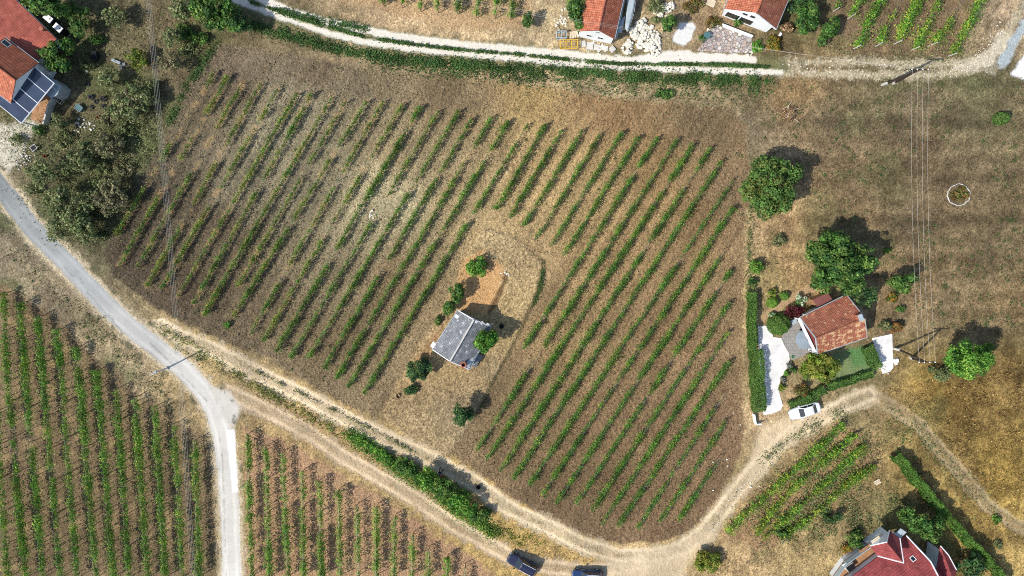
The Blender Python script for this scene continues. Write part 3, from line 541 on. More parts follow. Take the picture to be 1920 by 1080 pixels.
def hedge(pts, wpx, h, label, key='hedge', leaf=.16, dens=300, ragged=.1, name='hedge'):
    w = [P(u, v, h * .8) for u, v in pts]; root = empty(name, (w[0].x, w[0].y, 0), label, 'hedge'); PP, NN = [], []
    for a, b in zip(w[:-1], w[1:]):
        e = Vector((b.x - a.x, b.y - a.y, 0)); L = e.length; e.normalize(); sd = Vector((-e.y, e.x, 0)); hw = wpx * S * .5; n = int(dens * L * (2 * hw + 2 * h * .7))
        t = rng.uniform(0, L, n); f = rng.random(n) * (2 * hw + 1.4 * h); off = np.where(f < 2 * hw, f - hw, np.where(f < 2 * hw + .7 * h, -hw, hw)); z = np.where(f < 2 * hw, h, h * (.3 + .7 * rng.random(n)))
        al = t; bump = 1 + ragged * (2 * vnoise(al * 1.0, off * 2 + 40, .9, 81) - 1) * 2; off = off * bump + .07 * rng.normal(size=n); z = z * (1 + ragged * (2 * vnoise(al, off * 1.5, 1.1, 82) - 1) * 1.6) + .05 * rng.normal(size=n)
        PP.append(np.stack([a.x + e.x * t + sd.x * off, a.y + e.y * t + sd.y * off, z], 1)); top = (f < 2 * hw)
        NN.append(np.where(top[:, None], np.array([0, 0, 1.0]), np.sign(off)[:, None] * np.array([sd.x, sd.y, .3])) + .5 * rng.normal(size=(n, 3)))
    p = np.concatenate(PP); nn = np.concatenate(NN); tone = (.75 + .5 * vnoise(p[:, 0], p[:, 1], .8, 83))[:, None]
    leaves('foliage', p, nn, leaf * rng.uniform(.6, 1.3, len(p)), colours(key, len(p), .22) * tone, root); tk = MB(); chain_v = []
    path = [Vector((q.x, q.y, .12)) for q in w]
    for a, b in zip(w[:-1], w[1:]):                       # one woody base with upright shoots, a single piece
        e = Vector((b.x - a.x, b.y - a.y, 0)); k = max(2, int(e.length / .8)); e.normalize(); sdv = Vector((-e.y, e.x, 0)) * .04
        for i in range(k):
            p0, p1 = a.lerp(b, i / k), a.lerp(b, (i + 1) / k); m0 = len(tk.v)
            tk.v += [Vector((p0.x, p0.y, .1)) + sdv, Vector((p1.x, p1.y, .1)) + sdv, Vector((p1.x, p1.y, h * .75)), Vector((p0.x, p0.y, .14)) - sdv]; tk.f += [[m0, m0 + 1, m0 + 2], [m0, m0 + 2, m0 + 3]] if not chain_v else [[chain_v[-1], m0 + 1, m0 + 2], [chain_v[-1], m0 + 2, m0 + 3]]
            tk.m += [0, 0]; tk.uv += [[(0, 0)] * 3] * 2; chain_v.append(m0 + 1)
    tk.build('stem', M['bark'], root); return root

# ---- vine rows
ORD = ['first', 'second', 'third', 'fourth', 'fifth', 'sixth', 'seventh', 'eighth', 'ninth', 'tenth', 'eleventh', 'twelfth', 'thirteenth', 'fourteenth', 'fifteenth', 'sixteenth', 'seventeenth', 'eighteenth', 'nineteenth', 'twentieth']
def post_mesh(h, r, m):
    b = LMB(); b.tube([(0, 0, 0), (.01, 0, h * .6), (0, .01, h)], [r, r * .95, r * .8], 6); o = b.build('post', m); me = o.data; bpy.data.objects.remove(o); return me
POST = {'low': post_mesh(1.35, .05, M['post_wood']), 'tall': post_mesh(2.1, .055, M['post_wood']), 'pale': post_mesh(2.0, .08, M['pale_post'])}
def vine_row(px, label, group, key, zt, zb, wid, dens, leaf, vigor, gaps=(), post='low', pstep=5.0, zref=None, endpost=True, seed=0, spacing=1.0, yellow=.1):
    zr = zref if zref is not None else (zt + zb) / 2; w = [P(u, v, zr) for u, v in px]; root = empty('vine_row', (w[0].x, w[0].y, 0), label, 'vine row', group)
    seg = [(b - a).length for a, b in zip(w[:-1], w[1:])]; T = sum(seg); cum = np.concatenate([[0], np.cumsum(seg)]); wx, wy = np.array([q.x for q in w]), np.array([q.y for q in w])
    at = lambda t: (np.interp(t, cum, wx), np.interp(t, cum, wy)); r = np.random.default_rng(1000 + seed)
    k = max(2, int(T / spacing)); s0 = (np.arange(k) + .5) * T / k + r.normal(size=k) * .1
    vg = vigor * (.5 + 1.0 * vnoise(s0, s0 * 0 + seed * 7.7, .16, 91)) * r.uniform(.4, 1.6, k)
    for a, b in gaps: vg[(s0 / T > a) & (s0 / T < b)] *= .06
    vg[r.random(k) < .05 * (1.5 - vigor)] *= .15
    cnt = np.maximum((dens * spacing * vg).astype(int), 0); own = np.repeat(np.arange(k), cnt); n = len(own)
    e = np.array([w[-1].x - w[0].x, w[-1].y - w[0].y]); e = e / np.linalg.norm(e); sd = np.array([-e[1], e[0]])
    t = s0[own] + r.normal(size=n) * .40 * spacing * (.5 + .5 * np.minimum(vg[own], 1)); side = (r.normal(size=k) * .3 * wid)[own] + r.normal(size=n) * wid * np.minimum(.55 + .45 * vg[own], 1.2) * np.where(r.random(n) < .12, 2.3, 1.0); zz = zb + (zt - zb) * r.beta(1.6, 1.25, n) * (.72 + .28 * np.minimum(vg[own], 1.15)); x, y = at(np.clip(t, -.3, T + .3))
    p = np.stack([x + sd[0] * side, y + sd[1] * side, zz], 1); nr = np.stack([sd[0] * np.sign(side), sd[1] * np.sign(side), np.full(n, .9)], 1) + .6 * r.normal(size=(n, 3))
    pal = np.array([lin(*c) for c in G[key]]); pk = np.where(r.random(n) < yellow * 2 * vnoise(s0, s0 * 0 + seed * 3.1, .4, 92)[own] , len(pal) - 1, r.integers(0, len(pal) - 1, n)); tone = r.normal(1, .16, k).clip(.6, 1.4)[own][:, None]
    col = (pal[pk] * tone * (1 + .15 * r.normal(size=(n, 1)))).clip(.01, .6).astype(np.float32); sz = leaf * r.uniform(.6, 1.3, n)
    live = np.where(vg > .1)[0]; lx, ly = at(s0[live]); m = 5; sx = np.repeat(lx, m) + r.normal(size=len(live) * m) * .02; sy = np.repeat(ly, m) + r.normal(size=len(live) * m) * .02; sz_ = np.tile((np.arange(m) + .5) / m * zb * 1.05, len(live))
    hn = r.normal(size=(len(sx), 3)) * np.array([1, 1, .02]); p = np.concatenate([p, np.stack([sx, sy, sz_], 1)]); nr = np.concatenate([nr, hn]); sz = np.concatenate([sz, np.full(len(sx), zb / m * 1.3)]); col = np.concatenate([col, np.tile(lin(84, 68, 54), (len(sx), 1)).astype(np.float32)])
    leaves('foliage', p, nr, sz, col, root)
    np_ = max(1, int(round(T / pstep))); 
    for i in range(np_ + 1):
        X0, Y0 = at(T * i / np_); m = POST['pale'] if (post == 'pale' and i == 0) else POST['low' if post == 'low' else 'tall']
        o = bpy.data.objects.new('post', m); COL.objects.link(o); o.parent = root; o.location = (X0 - root.location.x, Y0 - root.location.y, 0); o.rotation_euler = (r.normal() * .04, r.normal() * .04, r.uniform(0, 6))
    b = MB(); hp = 1.3 if post == 'low' else 1.95
    for z in ((hp * .98, hp * .6) if post == 'low' else (hp, hp * .7, hp * .45)):
        b.tube([(x_, y_, z) for x_, y_ in [at(q) for q in np.linspace(0, T, 6)]], .006 if post == 'low' else .008, 3, cap=False)
    b.build('trellis_wire', M['wire'], root); return root
GAPS = {6: [(.05, .09), (.36, .41), (.53, .56)], 11: [(.08, .13), (.27, .31)], 14: [(.13, .20)], 13: [(.66, .75)], 9: [(.24, .27)], 7: [(.0, .05), (.5, .53)], 0: [(0, .1)], 2: [(0, .12), (.55, .58)], 26: [(.34, .45)], 28: [(.5, .57), (.24, .29)], 27: [(.58, .63)], 29: [(.3, .36), (.7, .78)], 24: [(.2, .23), (.55, .62)],
        12: [(.11, .15)], 8: [(.48, .5), (.6, .63)], 5: [(.3, .33), (.6, .63)], 22: [(.12, .16)], 23: [(.1, .18)], 25: [(.28, .33)], 21: [(.03, .06), (.33, .36)], 30: [(.2, .28), (.55, .6)], 31: [(.35, .42), (.8, .85)], 33: [(.4, .45)], 35: [(.15, .24), (.5, .58)], 36: [(.3, .4), (.6, .7)], 37: [(.25, .5)], 38: [(.2, .3), (.45, .62)], 39: [(.05, .45), (.55, .7)]}
for i, (a, b) in enumerate(ROWS):
    if i < 14: lab = 'long low vine row east of the hut plot, %s from the driveway hedge' % ORD[i]
    elif i < 21: lab = 'short vine row ending above the hut plot, %s from the lone tree side' % ORD[i - 14]
    elif i < 30: lab = 'long vine row west of the hut plot, %s counting away from the hut' % ORD[i - 21]
    else: lab = 'thin patchy vine row at the dark field end, %s from the scrubby garden' % ORD[39 - i]
    n = 1.2 if i < 14 else (1.1 if i < 28 else .85); wd = .175 if i < 14 else (.15 if i < 28 else .14)
    vine_row([a, b], lab, 'low vine rows in the big ploughed field', 'vinelow', 1.45, .35, wd, 150, .18, n, GAPS.get(i, ()), 'low', 6.5, .85, seed=i, spacing=.95, yellow=.12 if i < 28 else .3)
LROWS = [[(-8, 770), (0, 900), (13, 1085)], [(5, 548), (14, 720), (30, 900), (48, 1085)], [(37, 567), (48, 720), (65, 900), (80, 1085)], [(70, 593), (82, 720), (97, 900), (113, 1085)], [(105, 618), (117, 720), (130, 900), (145, 1085)], [(143, 650), (150, 720), (165, 900), (180, 1085)], [(180, 694), (184, 730), (198, 900), (213, 1085)],
         [(218, 728), (230, 900), (242, 1085)], [(253, 745), (264, 900), (277, 1085)], [(290, 762), (299, 900), (310, 1085)], [(325, 796), (333, 900), (342, 1085)], [(365, 826), (369, 950), (373, 1085)]]
for i, q in enumerate(LROWS):
    vine_row(q, 'tall leafy vine row west of the pale lane, %s counting from the lane' % ORD[11 - i], 'tall vine rows west of the lane', 'vine', 2.05, .9, .23, 130, .21, 1.1, ([(.06, .09)] if i in (5, 10) else [(.47, .5)] if i in (2, 1) else ()), 'tall', 5, 1.5, seed=100 + i, spacing=1.0, yellow=.16)
MROWS = [((464, 814), (471, 1085)), ((498, 838), (506, 1085)), ((530, 848), (541, 1085)), ((567, 884), (569, 1085)), ((599, 903), (603, 1085)), ((635, 920), (638, 1085)), ((669, 950), (672, 1085)), ((706, 950), (705, 1085)), ((740, 970), (738, 1085)), ((774, 1004), (772, 1085)), ((804, 1031), (803, 1085)), ((839, 1047), (837, 1100)), ((872, 1064), (872, 1120))]
for i, q in enumerate(MROWS):
    vine_row(list(q), 'leafy vine row between pale lane and lower dirt track, %s from the lane' % ORD[i], 'tall vine rows between the lane and the track', 'vine', 2.05, .9, .23, 125, .21, 1.05, ([(.4, .46)] if i in (2, 8) else [(.25, .3)] if i in (0, 3) else ()), 'tall', 5, 1.5, seed=200 + i, spacing=1.0, yellow=.14)
TROWS = [(717, 4), (752, 8), (787, 15), (820, 18), (857, 20), (893, 27), (928, 28), (958, 30)]
for i, (u, v) in enumerate(TROWS):
    vine_row([(u, v), (u + (4 if i < 4 else 9), -55)], 'vine row end beyond the white gravel track, %s towards the orange roofed house' % ORD[i], 'vine rows beyond the white gravel track', 'vine', 1.9, .7, .2, 150, .2, 1.2, (), 'tall', 4, 1.5, seed=300 + i, yellow=.1)
QROWS = [([(1570, 16), (1590, -40)], 'stub'), ([(1597, 30), (1613, 0), (1632, -40)], 'thin'), ([(1608, 87), (1637, 27), (1653, 0), (1672, -40)], 'long'), ([(1650, 82), (1665, 46), (1679, 24), (1700, -30)], 'broken'), ([(1685, 78), (1703, 40), (1720, 0), (1738, -40)], 'straight'), ([(1717, 90), (1740, 45), (1763, 0), (1783, -40)], 'full'), ([(1751, 82), (1779, 46), (1810, -10)], 'short'), ([(1788, 101), (1812, 55), (1840, 0), (1860, -40)], 'outer')]
for i, (q, wd) in enumerate(QROWS):
    vine_row(q, '%s vine row in the rough corner vineyard, %s from the white gabled house' % (wd, ORD[i]), 'vine rows in the rough corner vineyard', 'vine', 1.9, .5, .32, 170, .22, 1.25 if i in (2, 4, 5, 7) else .9, {0: [(.5, .9)], 1: [(.7, .9)], 3: [(.22, .38), (.55, 1)], 6: [(.5, 1)], 7: [(.28, .33)]}.get(i, ()), 'pale', 6, 1.2, seed=400 + i, yellow=.17)
SROWS = [[(1364, 1000), (1405, 960), (1440, 930), (1510, 866), (1584, 797)], [(1420, 1004), (1447, 963), (1492, 915), (1540, 870), (1607, 817)], [(1432, 1012), (1507, 947), (1557, 900), (1624, 834)], [(1462, 1013), (1523, 972), (1590, 910), (1642, 874)]]
for i, q in enumerate(SROWS):
    vine_row(q, 'bushy overgrown vine row below the white car, %s counting from the track' % ORD[i], 'overgrown vine rows below the white car', 'vine', 1.8, .2, .32, 210, .22, 1.0, ([(.55, .6)] if i == 1 else ()), 'tall', 6, 1.1, seed=500 + i, yellow=.26)

# ---- trees
tree(1443, 347, 57, 7.5, 'broad lone tree with yellowing leaves at the field corner', 'walnut', leaf=.27, lobes=[(0, 0, .9), (-34, 10, .5), (26, -22, .55), (20, 26, .5), (-12, -34, .42), (-8, 40, .4)])
tree(1576, 493, 60, 8, 'large dark green tree behind the weathered roof house', 'oak', leaf=.3, lobes=[(0, 2, .82), (-38, -16, .5), (34, -8, .55), (-10, -36, .5), (16, 30, .5), (-30, 28, .45)], dens=1.1)
tree(1617, 553, 27, 5.5, 'dark grey-green tree at the back corner of the weathered roof house', 'dark', name='tree')
tree(1690, 528, 26, 4.5, 'fan shaped green tree standing beside the power lines', 'oak', ry=17, lobes=[(0, 0, .8), (14, -4, .6), (-10, 2, .6), (4, 14, .5)], leaf=.25)
tree(1818, 671, 50, 7, 'large round bright green tree at the edge of the golden grass', 'bright', ry=41, dens=1.5, leaf=.26, clumps=70)
tree(1535, 688, 41, 4.5, 'wide yellow-green tree in the garden below the weathered roof', 'yellow', ry=29, dens=1.6, leaf=.22, clumps=60)
tree(912, 637, 29, 5, 'round bright green tree leaning over the old hut roof', 'bright', ry=24, dens=1.5, leaf=.25)
tree(783, 690, 23, 3.6, 'oval dark green tree below the old hut', 'dark', ry=29, dens=1.8, leaf=.22, limbs=4, clumps=26)
tree(868, 775, 19, 4.2, 'small round dark tree alone in the dry grass of the hut plot', 'dark', ry=23, dens=1.6, leaf=.22, clumps=22)
tree(853, 556, 15, 3.5, 'green tree beside the upper eave of the old hut', 'oak', ry=21, dens=1.3, leaf=.22, lobes=[(2, -6, .9), (-10, 18, .7), (8, -14, .6)])
tree(1730, 985, 30, 5.5, 'leafy tree spreading over the crimson roof house', 'oak', ry=24, dens=1.2, leaf=.28, lobes=[(-28, -18, .6), (0, 0, .9), (18, 14, .65), (26, -6, .5)])
tree(1700, 968, 16, 4.5, 'small pale green tree touching the top of the crimson roof', 'walnut', dens=1.2)
tree(1822, 1064, 30, 4.0, 'dark spreading tree in the corner beyond the crimson roofs', 'dark', ry=28, dens=.9, leaf=.28)
tree(1552, 57, 21, 3.2, 'bushy young tree at the corner of the rough vineyard', 'oak', ry=25, dens=1.0, leaf=.24, lobes=[(0, 0, .85), (10, -12, .6), (-6, 16, .5)])
tree(990, 37, 10, 3, 'small slim tree at the end of the upper vine rows', 'oak', ry=17, leaf=.2)
tree(1082, 28, 17, 4, 'green tree growing against the orange roofed house', 'oak', ry=32, leaf=.25, lobes=[(0, -8, .9), (6, 18, .6), (-6, -22, .7)])
tree(1252, 48, 16, 3.8, 'dark green tree between the rubble heaps', 'oak', ry=20, leaf=.24)
tree(1512, 28, 24, 4.5, 'dark leafy tree in the shade behind the white gabled house', 'oak', ry=34, leaf=.28)
tree(1490, -10, 20, 4.5, 'dark tree hard against the wall of the white gabled house', 'dark', ry=30)
sc = 'scrubby garden trees beside the field'
tree(88, 12, 36.0, 6.00, 'dark green tree overhanging the red roof', 'oak', ry=22, leaf=.3, lobes=[(0, 0, .9), (-24, -8, .6), (22, 8, .6), (8, -18, .6)], group=sc)
tree(152, 42, 22.4, 3.60, 'mottled green tree beyond the two white box units', 'walnut', ry=34, dens=.8, leaf=.28, group=sc)
tree(108, 100, 27.0, 4.80, 'fruit tree spreading over the corner of the red roof', 'oak', ry=25, dens=1.0, leaf=.28, lobes=[(0, 0, .85), (18, -14, .55), (-20, 2, .5), (12, 20, .55), (-8, 20, .5)], group=sc)
tree(216, 30, 25.8, 3.24, 'thin shadowy tree near the top edge of the scrubby garden', 'olive', dens=.32, leaf=.27, group=sc)
tree(342, 18, 25.8, 3.60, 'leafy tree under the power lines by the gravel track', 'olive', dens=.9, leaf=.28, group=sc)
tree(402, 26, 42.0, 5.50, 'broad green tree clump at the top corner of the field', 'oak', ry=34, dens=1.0, leaf=.28, lobes=[(0, 0, .85), (30, 14, .5), (-24, -10, .6), (18, -16, .6)], group=sc)
tree(445, 42, 24.0, 4.50, 'rounded dark tree closest to the white gravel tracks', 'dark', dens=.9, leaf=.26, group=sc)
tree(322, 68, 22.4, 3.24, 'sparse grey-green tree above the field corner', 'olive', dens=.4, leaf=.25, group=sc)
tree(258, 112, 20.6, 2.88, 'small light green tree beside the wires', 'yellow', dens=.5, leaf=.24, group=sc)
tree(206, 150, 25.8, 3.24, 'half bare tree between the junk and the wires', 'olive', dens=.36, leaf=.25, group=sc, limbs=12)
tree(245, 192, 41.3, 3.60, 'wide half bare tree with visible branches beside the old tyres', 'olive', dens=.4, leaf=.26, group=sc, limbs=16, lobes=[(0, 0, .9), (-26, 16, .5), (28, -10, .5)])
tree(318, 118, 24.1, 3.24, 'brown thinning tree between the wires and the grassy bank', 'dry', dens=.3, leaf=.25, group=sc, limbs=12)
tree(150, 300, 36.1, 3.60, 'sparse olive green tree above the lane', 'olive', dens=.55, leaf=.26, group=sc, limbs=12, lobes=[(0, 0, .85), (-26, 14, .5), (16, -22, .5)])
tree(80, 325, 30.0, 4.50, 'green tree beside the pale gravel yard and lane', 'olive', dens=.55, leaf=.26, group=sc)
tree(205, 275, 29.2, 3.24, 'brownish tree with mostly bare branches near the field edge', 'dry', dens=.42, leaf=.25, group=sc, limbs=14)
tree(135, 405, 48.2, 4.68, 'big olive coloured tree overhanging the lane', 'olive', ry=50, dens=.62, leaf=.28, group=sc, limbs=18, lobes=[(0, 0, .85), (-28, 24, .5), (26, -24, .5), (24, 26, .45), (-20, -34, .5)])
tree(205, 370, 36.1, 3.96, 'brown leaved tree shading the dark corner of the field', 'dry', ry=40, dens=.45, leaf=.27, group=sc, limbs=16)
tree(110, 230, 17.2, 2.52, 'small bushy tree by the wooden deck and gravel yard', 'olive', dens=.7, leaf=.22, group=sc)
# ---- bushes
SCRUB = [(30, 262, 'olive'), (115, 262, 'olive'), (200, 225, 'dry'), (235, 240, 'olive'), (285, 160, 'olive'), (352, 95, 'olive'), (345, 60, 'oak'), (372, 70, 'oak'), (180, 75, 'oak'), (160, 118, 'olive'), (185, 345, 'olive'), (230, 315, 'dry'), (165, 385, 'olive'), (60, 355, 'olive'), (95, 375, 'olive'), (180, 440, 'olive'), (130, 15, 'oak'), (190, 310, 'olive'), ]
for i, (u, v, k_) in enumerate(SCRUB):
    bush(u, v, 15 + (i * 7) % 9, 1.1 + .15 * (i % 5), 'tangled low scrub bush merging with its neighbours under the garden trees', k_, 12 + (i * 5) % 8, .5, leaf=.2, group='tangled scrub in the garden')
bush(897, 500, 26, 2.2, 'bright green bush with fan of shoots above the old hut', 'bright', ry=20, leaf=.2)
bush(822, 600, 9, 1.2, 'low green bush beside the field edge near the hut', 'oak', ry=10)
bush(840, 580, 11, 1.6, 'dark bush tucked under the hut tree', 'oak', ry=13)
bush(770, 732, 15, 1.6, 'spreading dark bush below the oval tree', 'dark', ry=13)
bush(1463, 609, 21, 2.4, 'large clipped round bush at the end of the white driveway', 'hedge', trim=True, leaf=.14)
bush(1448, 550, 10, 1.2, 'yellow-tinged round bush on the dry lawn', 'yellow')
bush(1450, 567, 11, 1.3, 'lime green clipped ball bush on the dry lawn', 'lime', trim=True, leaf=.13)
bush(1472, 555, 9, 1.1, 'small dark green ball bush beside the garden path', 'bright', trim=True, leaf=.13)
bush(1502, 563, 13, 1.6, 'white flowering bush next to the burgundy shrub', 'white', leaf=.16)
bush(1492, 583, 18, 1.9, 'deep burgundy leaved shrub beside the house', 'burgundy', ry=14)
bush(1448, 591, 8, .9, 'small pale flowering bush above the clipped round bush', 'white', leaf=.14)
bush(1503, 731, 15, 2.0, 'round bush with brownish leaves in the lower garden', 'rust', ry=13)
bush(1467, 727, 8, 1.0, 'yellow-green bush at the edge of the driveway', 'yellow')
bush(1487, 694, 7, .9, 'small green bush under the wide yellow-green tree', 'oak')
bush(1477, 701, 6, .8, 'tiny leafy shrub at the driveway curve', 'bright')
bush(1481, 682, 6, .7, 'grey lavender bush beside the patio corner', 'grey', ry=9)
bush(1468, 712, 6, .7, 'grey lavender bush halfway down the driveway edge', 'grey', ry=8)
bush(1675, 557, 12, 1.3, 'orange and yellow shrub near the fan shaped tree', 'autumn')
bush(1688, 580, 8, 1.0, 'little green shrub below the orange one', 'oak')
bush(1661, 611, 14, 1.4, 'loose green shrub above the white parking pad', 'olive', ry=9)
bush(1682, 617, 11, 1.5, 'tall shrub turning orange above the white parking pad', 'rust', ry=16)
bush(1664, 470, 7, .8, 'small green plant in the meadow by the big tree', 'bright')
bush(1461, 450, 13, 1.3, 'low grey-green bush on the dry grass by the field edge', 'olive')
bush(1881, 221, 15, 1.8, 'dark green oval bush alone in the far meadow', 'oak', ry=12, trim=True, leaf=.16)
bush(1420, 500, 13, 2.2, 'tall green shrub standing at the top of the hedge line', 'bright', ry=17)
bush(1411, 528, 7, 1.3, 'green shrub joining the top of the narrow hedge', 'oak', ry=14)
bush(1764, 702, 27, 1.8, 'dull green bush at the foot of the round tree', 'olive', ry=16)
bush(1325, 1052, 32, 2.2, 'large yellow-green bush where the tracks meet', 'yellow', ry=24, leaf=.22)
bush(1605, 1012, 20, 2.0, 'green bush with yellow edges by the crimson house terrace', 'oak', ry=20, leaf=.2)
bush(1588, 1030, 14, 1.4, 'yellow shrub at the terrace of the crimson house', 'autumn', ry=9)
bush(1868, 975, 9, 1.0, 'small bright green bush on the dry track side', 'bright')
bush(1872, 1022, 8, .9, 'little tangled bush low on the dry track side', 'olive', ry=12)
bush(1560, 968, 22, 1.8, 'dark tangled bush among the overgrown vines', 'dark', ry=16, dens=.7)
bush(1470, 1000, 18, 1.6, 'green bush at the lower end of the overgrown vines', 'oak', ry=14, dens=.8)
bush(1420, 64, 9, 1.1, 'fresh green bush beside the stone terrace', 'bright') if False else None
bush(1421, 84, 11, 1.3, 'fresh green bush at the corner of the stone terrace', 'bright', ry=12)
bush(1384, 42, 8, .9, 'green bush in front of the big dark windows', 'oak')
bush(1452, 82, 16, 1.2, 'yellowish bush below the white gabled house', 'autumn', ry=20, dens=.8)
bush(1475, 52, 11, 1.3, 'dry tan pampas clump at the roof corner', 'brush', ry=10, leaf=.22)
bush(1316, 74, 8, .8, 'dark green bush beside the round teal table', 'oak')
bush(1230, 35, 10, 1.2, 'olive bush on the rubble behind the heap', 'olive', ry=8)
bush(1232, 12, 20, 1.4, 'rough olive bush at the top edge by the grey annex', 'olive', ry=12)
bush(1300, 10, 22, 1.2, 'brown dry bush beyond the concrete pad', 'rust', ry=14, dens=.5)
bush(1335, 40, 20, 1.1, 'brown dry shrub beside the stone terrace', 'rust', ry=14, dens=.5)
bush(426, 610, 7, .8, 'single green vine bush at the field edge near the lane', 'bright')
bush(72, 245, 13, 1.2, 'ragged green bush in the pale gravel yard', 'oak', ry=9, dens=.7)
bush(902, 966, 24, 1.9, 'dark leafy bush at the lower end of the ditch thicket', 'oak', ry=16, leaf=.2)
bush(868, 943, 34, 3.4, 'tall leafy bush in the middle of the ditch thicket', 'bright', ry=24, leaf=.22, rz=-.5)
bush(832, 918, 32, 3.4, 'dense green bush beside the people in the shade', 'oak', ry=22, leaf=.22, rz=-.5)
bush(800, 899, 28, 4.2, 'tallest bright green bush of the ditch thicket', 'bright', ry=22, leaf=.22)
bush(764, 878, 26, 1.7, 'grassy bush in the ditch between the two tracks', 'oak', ry=17, leaf=.2, rz=-.6)
bush(722, 854, 25, 1.1, 'low grassy bush nearest the upper end of the ditch', 'bright', ry=10, leaf=.2, rz=-.6)
bush(686, 830, 20, .8, 'small grassy bush starting the green ditch strip', 'bright', ry=7, leaf=.2, rz=-.6)
bush(1246, 178, 22, .9, 'dense low patch of dark green weeds below the white track', 'oak', ry=11, leaf=.2)
# ---- hedges
hedge([(1411, 548), (1410, 600), (1411, 655)], 12, 1.6, 'narrow clipped hedge between the field and the dry lawn')
hedge([(1418, 656), (1420, 710), (1424, 772)], 22, 1.7, 'wide clipped hedge along the white driveway', dens=240)
hedge([(1482, 764), (1520, 746), (1548, 730)], 15, 1.0, 'low leafy hedge behind the parked white car', 'oak', ragged=.25)
hedge([(1552, 727), (1590, 716), (1636, 700)], 11, 1.0, 'low hedge along the bottom of the garden lawn', 'oak', ragged=.25)
hedge([(1627, 650), (1636, 668), (1645, 690)], 16, 1.5, 'dark curved hedge beside the white parking pad', 'oak', ragged=.15)
hedge([(1682, 854), (1716, 897), (1746, 933), (1773, 966), (1816, 1013), (1856, 1054), (1890, 1100)], 13, 2.0, 'long tall hedge running beside the grassy track to the corner', 'hedge', ragged=.22, leaf=.19, dens=260)
# ---- ground cover nobody could count
def scatter(name, kind_cols, lines, n, wid, h, leaf, label=None, clumpf=.7, thr=.45, zmax=None):
    PP, CC = [], []
    for pts, wd, m in lines:
        w = wpts(pts); seg = np.linalg.norm(np.diff(w, axis=0), axis=1); cum = np.concatenate([[0], np.cumsum(seg)]); k = int(m * cum[-1]); t = rng.uniform(0, cum[-1], k); x, y = np.interp(t, cum, w[:, 0]), np.interp(t, cum, w[:, 1])
        x = x + rng.normal(size=k) * wd * .5; y = y + rng.normal(size=k) * wd * .5; f = fbm(x, y, clumpf, 3, 101); ok = f > thr + .12 * rng.normal(size=k); x, y, f = x[ok], y[ok], f[ok]
        z = h * rng.random(len(x)) * (f * 1.8) ; PP.append(np.stack([x, y, z + .02], 1)); CC.append(colours(kind_cols, len(x), .25) * (.7 + .6 * vnoise(x, y, .5, 102))[:, None])
    p = np.concatenate(PP); c = np.concatenate(CC); nr = np.array([0, 0, .8]) + .8 * rng.normal(size=p.shape)
    o = leaves(name, p, nr, leaf * rng.uniform(.6, 1.4, len(p)), c); return tag(o, label, None, None, 'stuff')
scatter('weeds', 'weed', [([(465, 46), (540, 66), (606, 86), (690, 104), (780, 114), (870, 121), (960, 129), (1060, 136), (1180, 143), (1300, 147), (1440, 153)], .95, 330), ([(520, 20), (600, 40), (690, 55)], .6, 160), ([(470, 4), (560, 34), (640, 57), (680, 69), (740, 79), (860, 94), (980, 103), (1100, 116)], .26, 150), ([(1100, 116), (1160, 120), (1250, 121), (1330, 121), (1440, 126)], .24, 190), ([(700, 120), (820, 130), (960, 145), (1040, 150)], 1.2, 120), ([(1040, 140), (1180, 158), (1340, 165), (1430, 170)], 2.4, 150)], 0, 0, .35, .2, thr=.4)
scatter('bank_grass', 'weed', [([(408, 78), (390, 105), (353, 160), (330, 205), (317, 232)], .7, 220), ([(1021, 492), (1012, 540), (998, 575)], .35, 120), ([(1408, 380), (1405, 480), (1402, 560)], .5, 70)], 0, 0, .35, .16, thr=.36)
scatter('ditch_grass', 'bright', [([(655, 812), (720, 858), (790, 902), (850, 948), (930, 1000)], 1.25, 380)], 0, 0, .5, .2, thr=.3)
scatter('ditch_weeds', 'yellow', [([(920, 995), (1010, 1018)], 1.2, 120), ([(300, 612), (380, 660), (450, 705), (560, 770), (660, 822)], .9, 60)], 0, 0, .35, .2, thr=.42)
scatter('garden_scrub', 'olive', [([(20, 270), (120, 250), (220, 240), (290, 200)], 5, 230), ([(150, 110), (200, 90), (330, 60), (380, 60)], 5, 110), ([(60, 350), (150, 350), (230, 300), (280, 230)], 5, 300), ([(110, 420), (170, 440), (215, 400)], 3, 260)], 0, 0, .5, .19, thr=.46)
scatter('vineyard_weeds', 'olive', [([(330, 655), (420, 690), (520, 745), (640, 810)], .8, 60), ([(470, 690), (640, 775), (800, 860)], .25, 60), ([(1430, 865), (1500, 812), (1590, 768)], 1.2, 90), ([(1690, 785), (1760, 850), (1850, 960)], 2.4, 70), ([(40, 480), (140, 580), (240, 680), (320, 750)], 1.8, 60), ([(1440, 960), (1540, 890), (1630, 830)], 4.2, 460), ([(1430, 990), (1500, 980), (1580, 930)], 3.4, 420), ([(1530, 1010), (1600, 960), (1650, 930)], 3.2, 260), ([(1560, 1000), (1620, 985), (1690, 930), (1790, 1040)], 2.2, 160), ([(1540, 80), (1700, 100), (1820, 100)], 2, 60)], 0, 0, .4, .2, thr=.5)
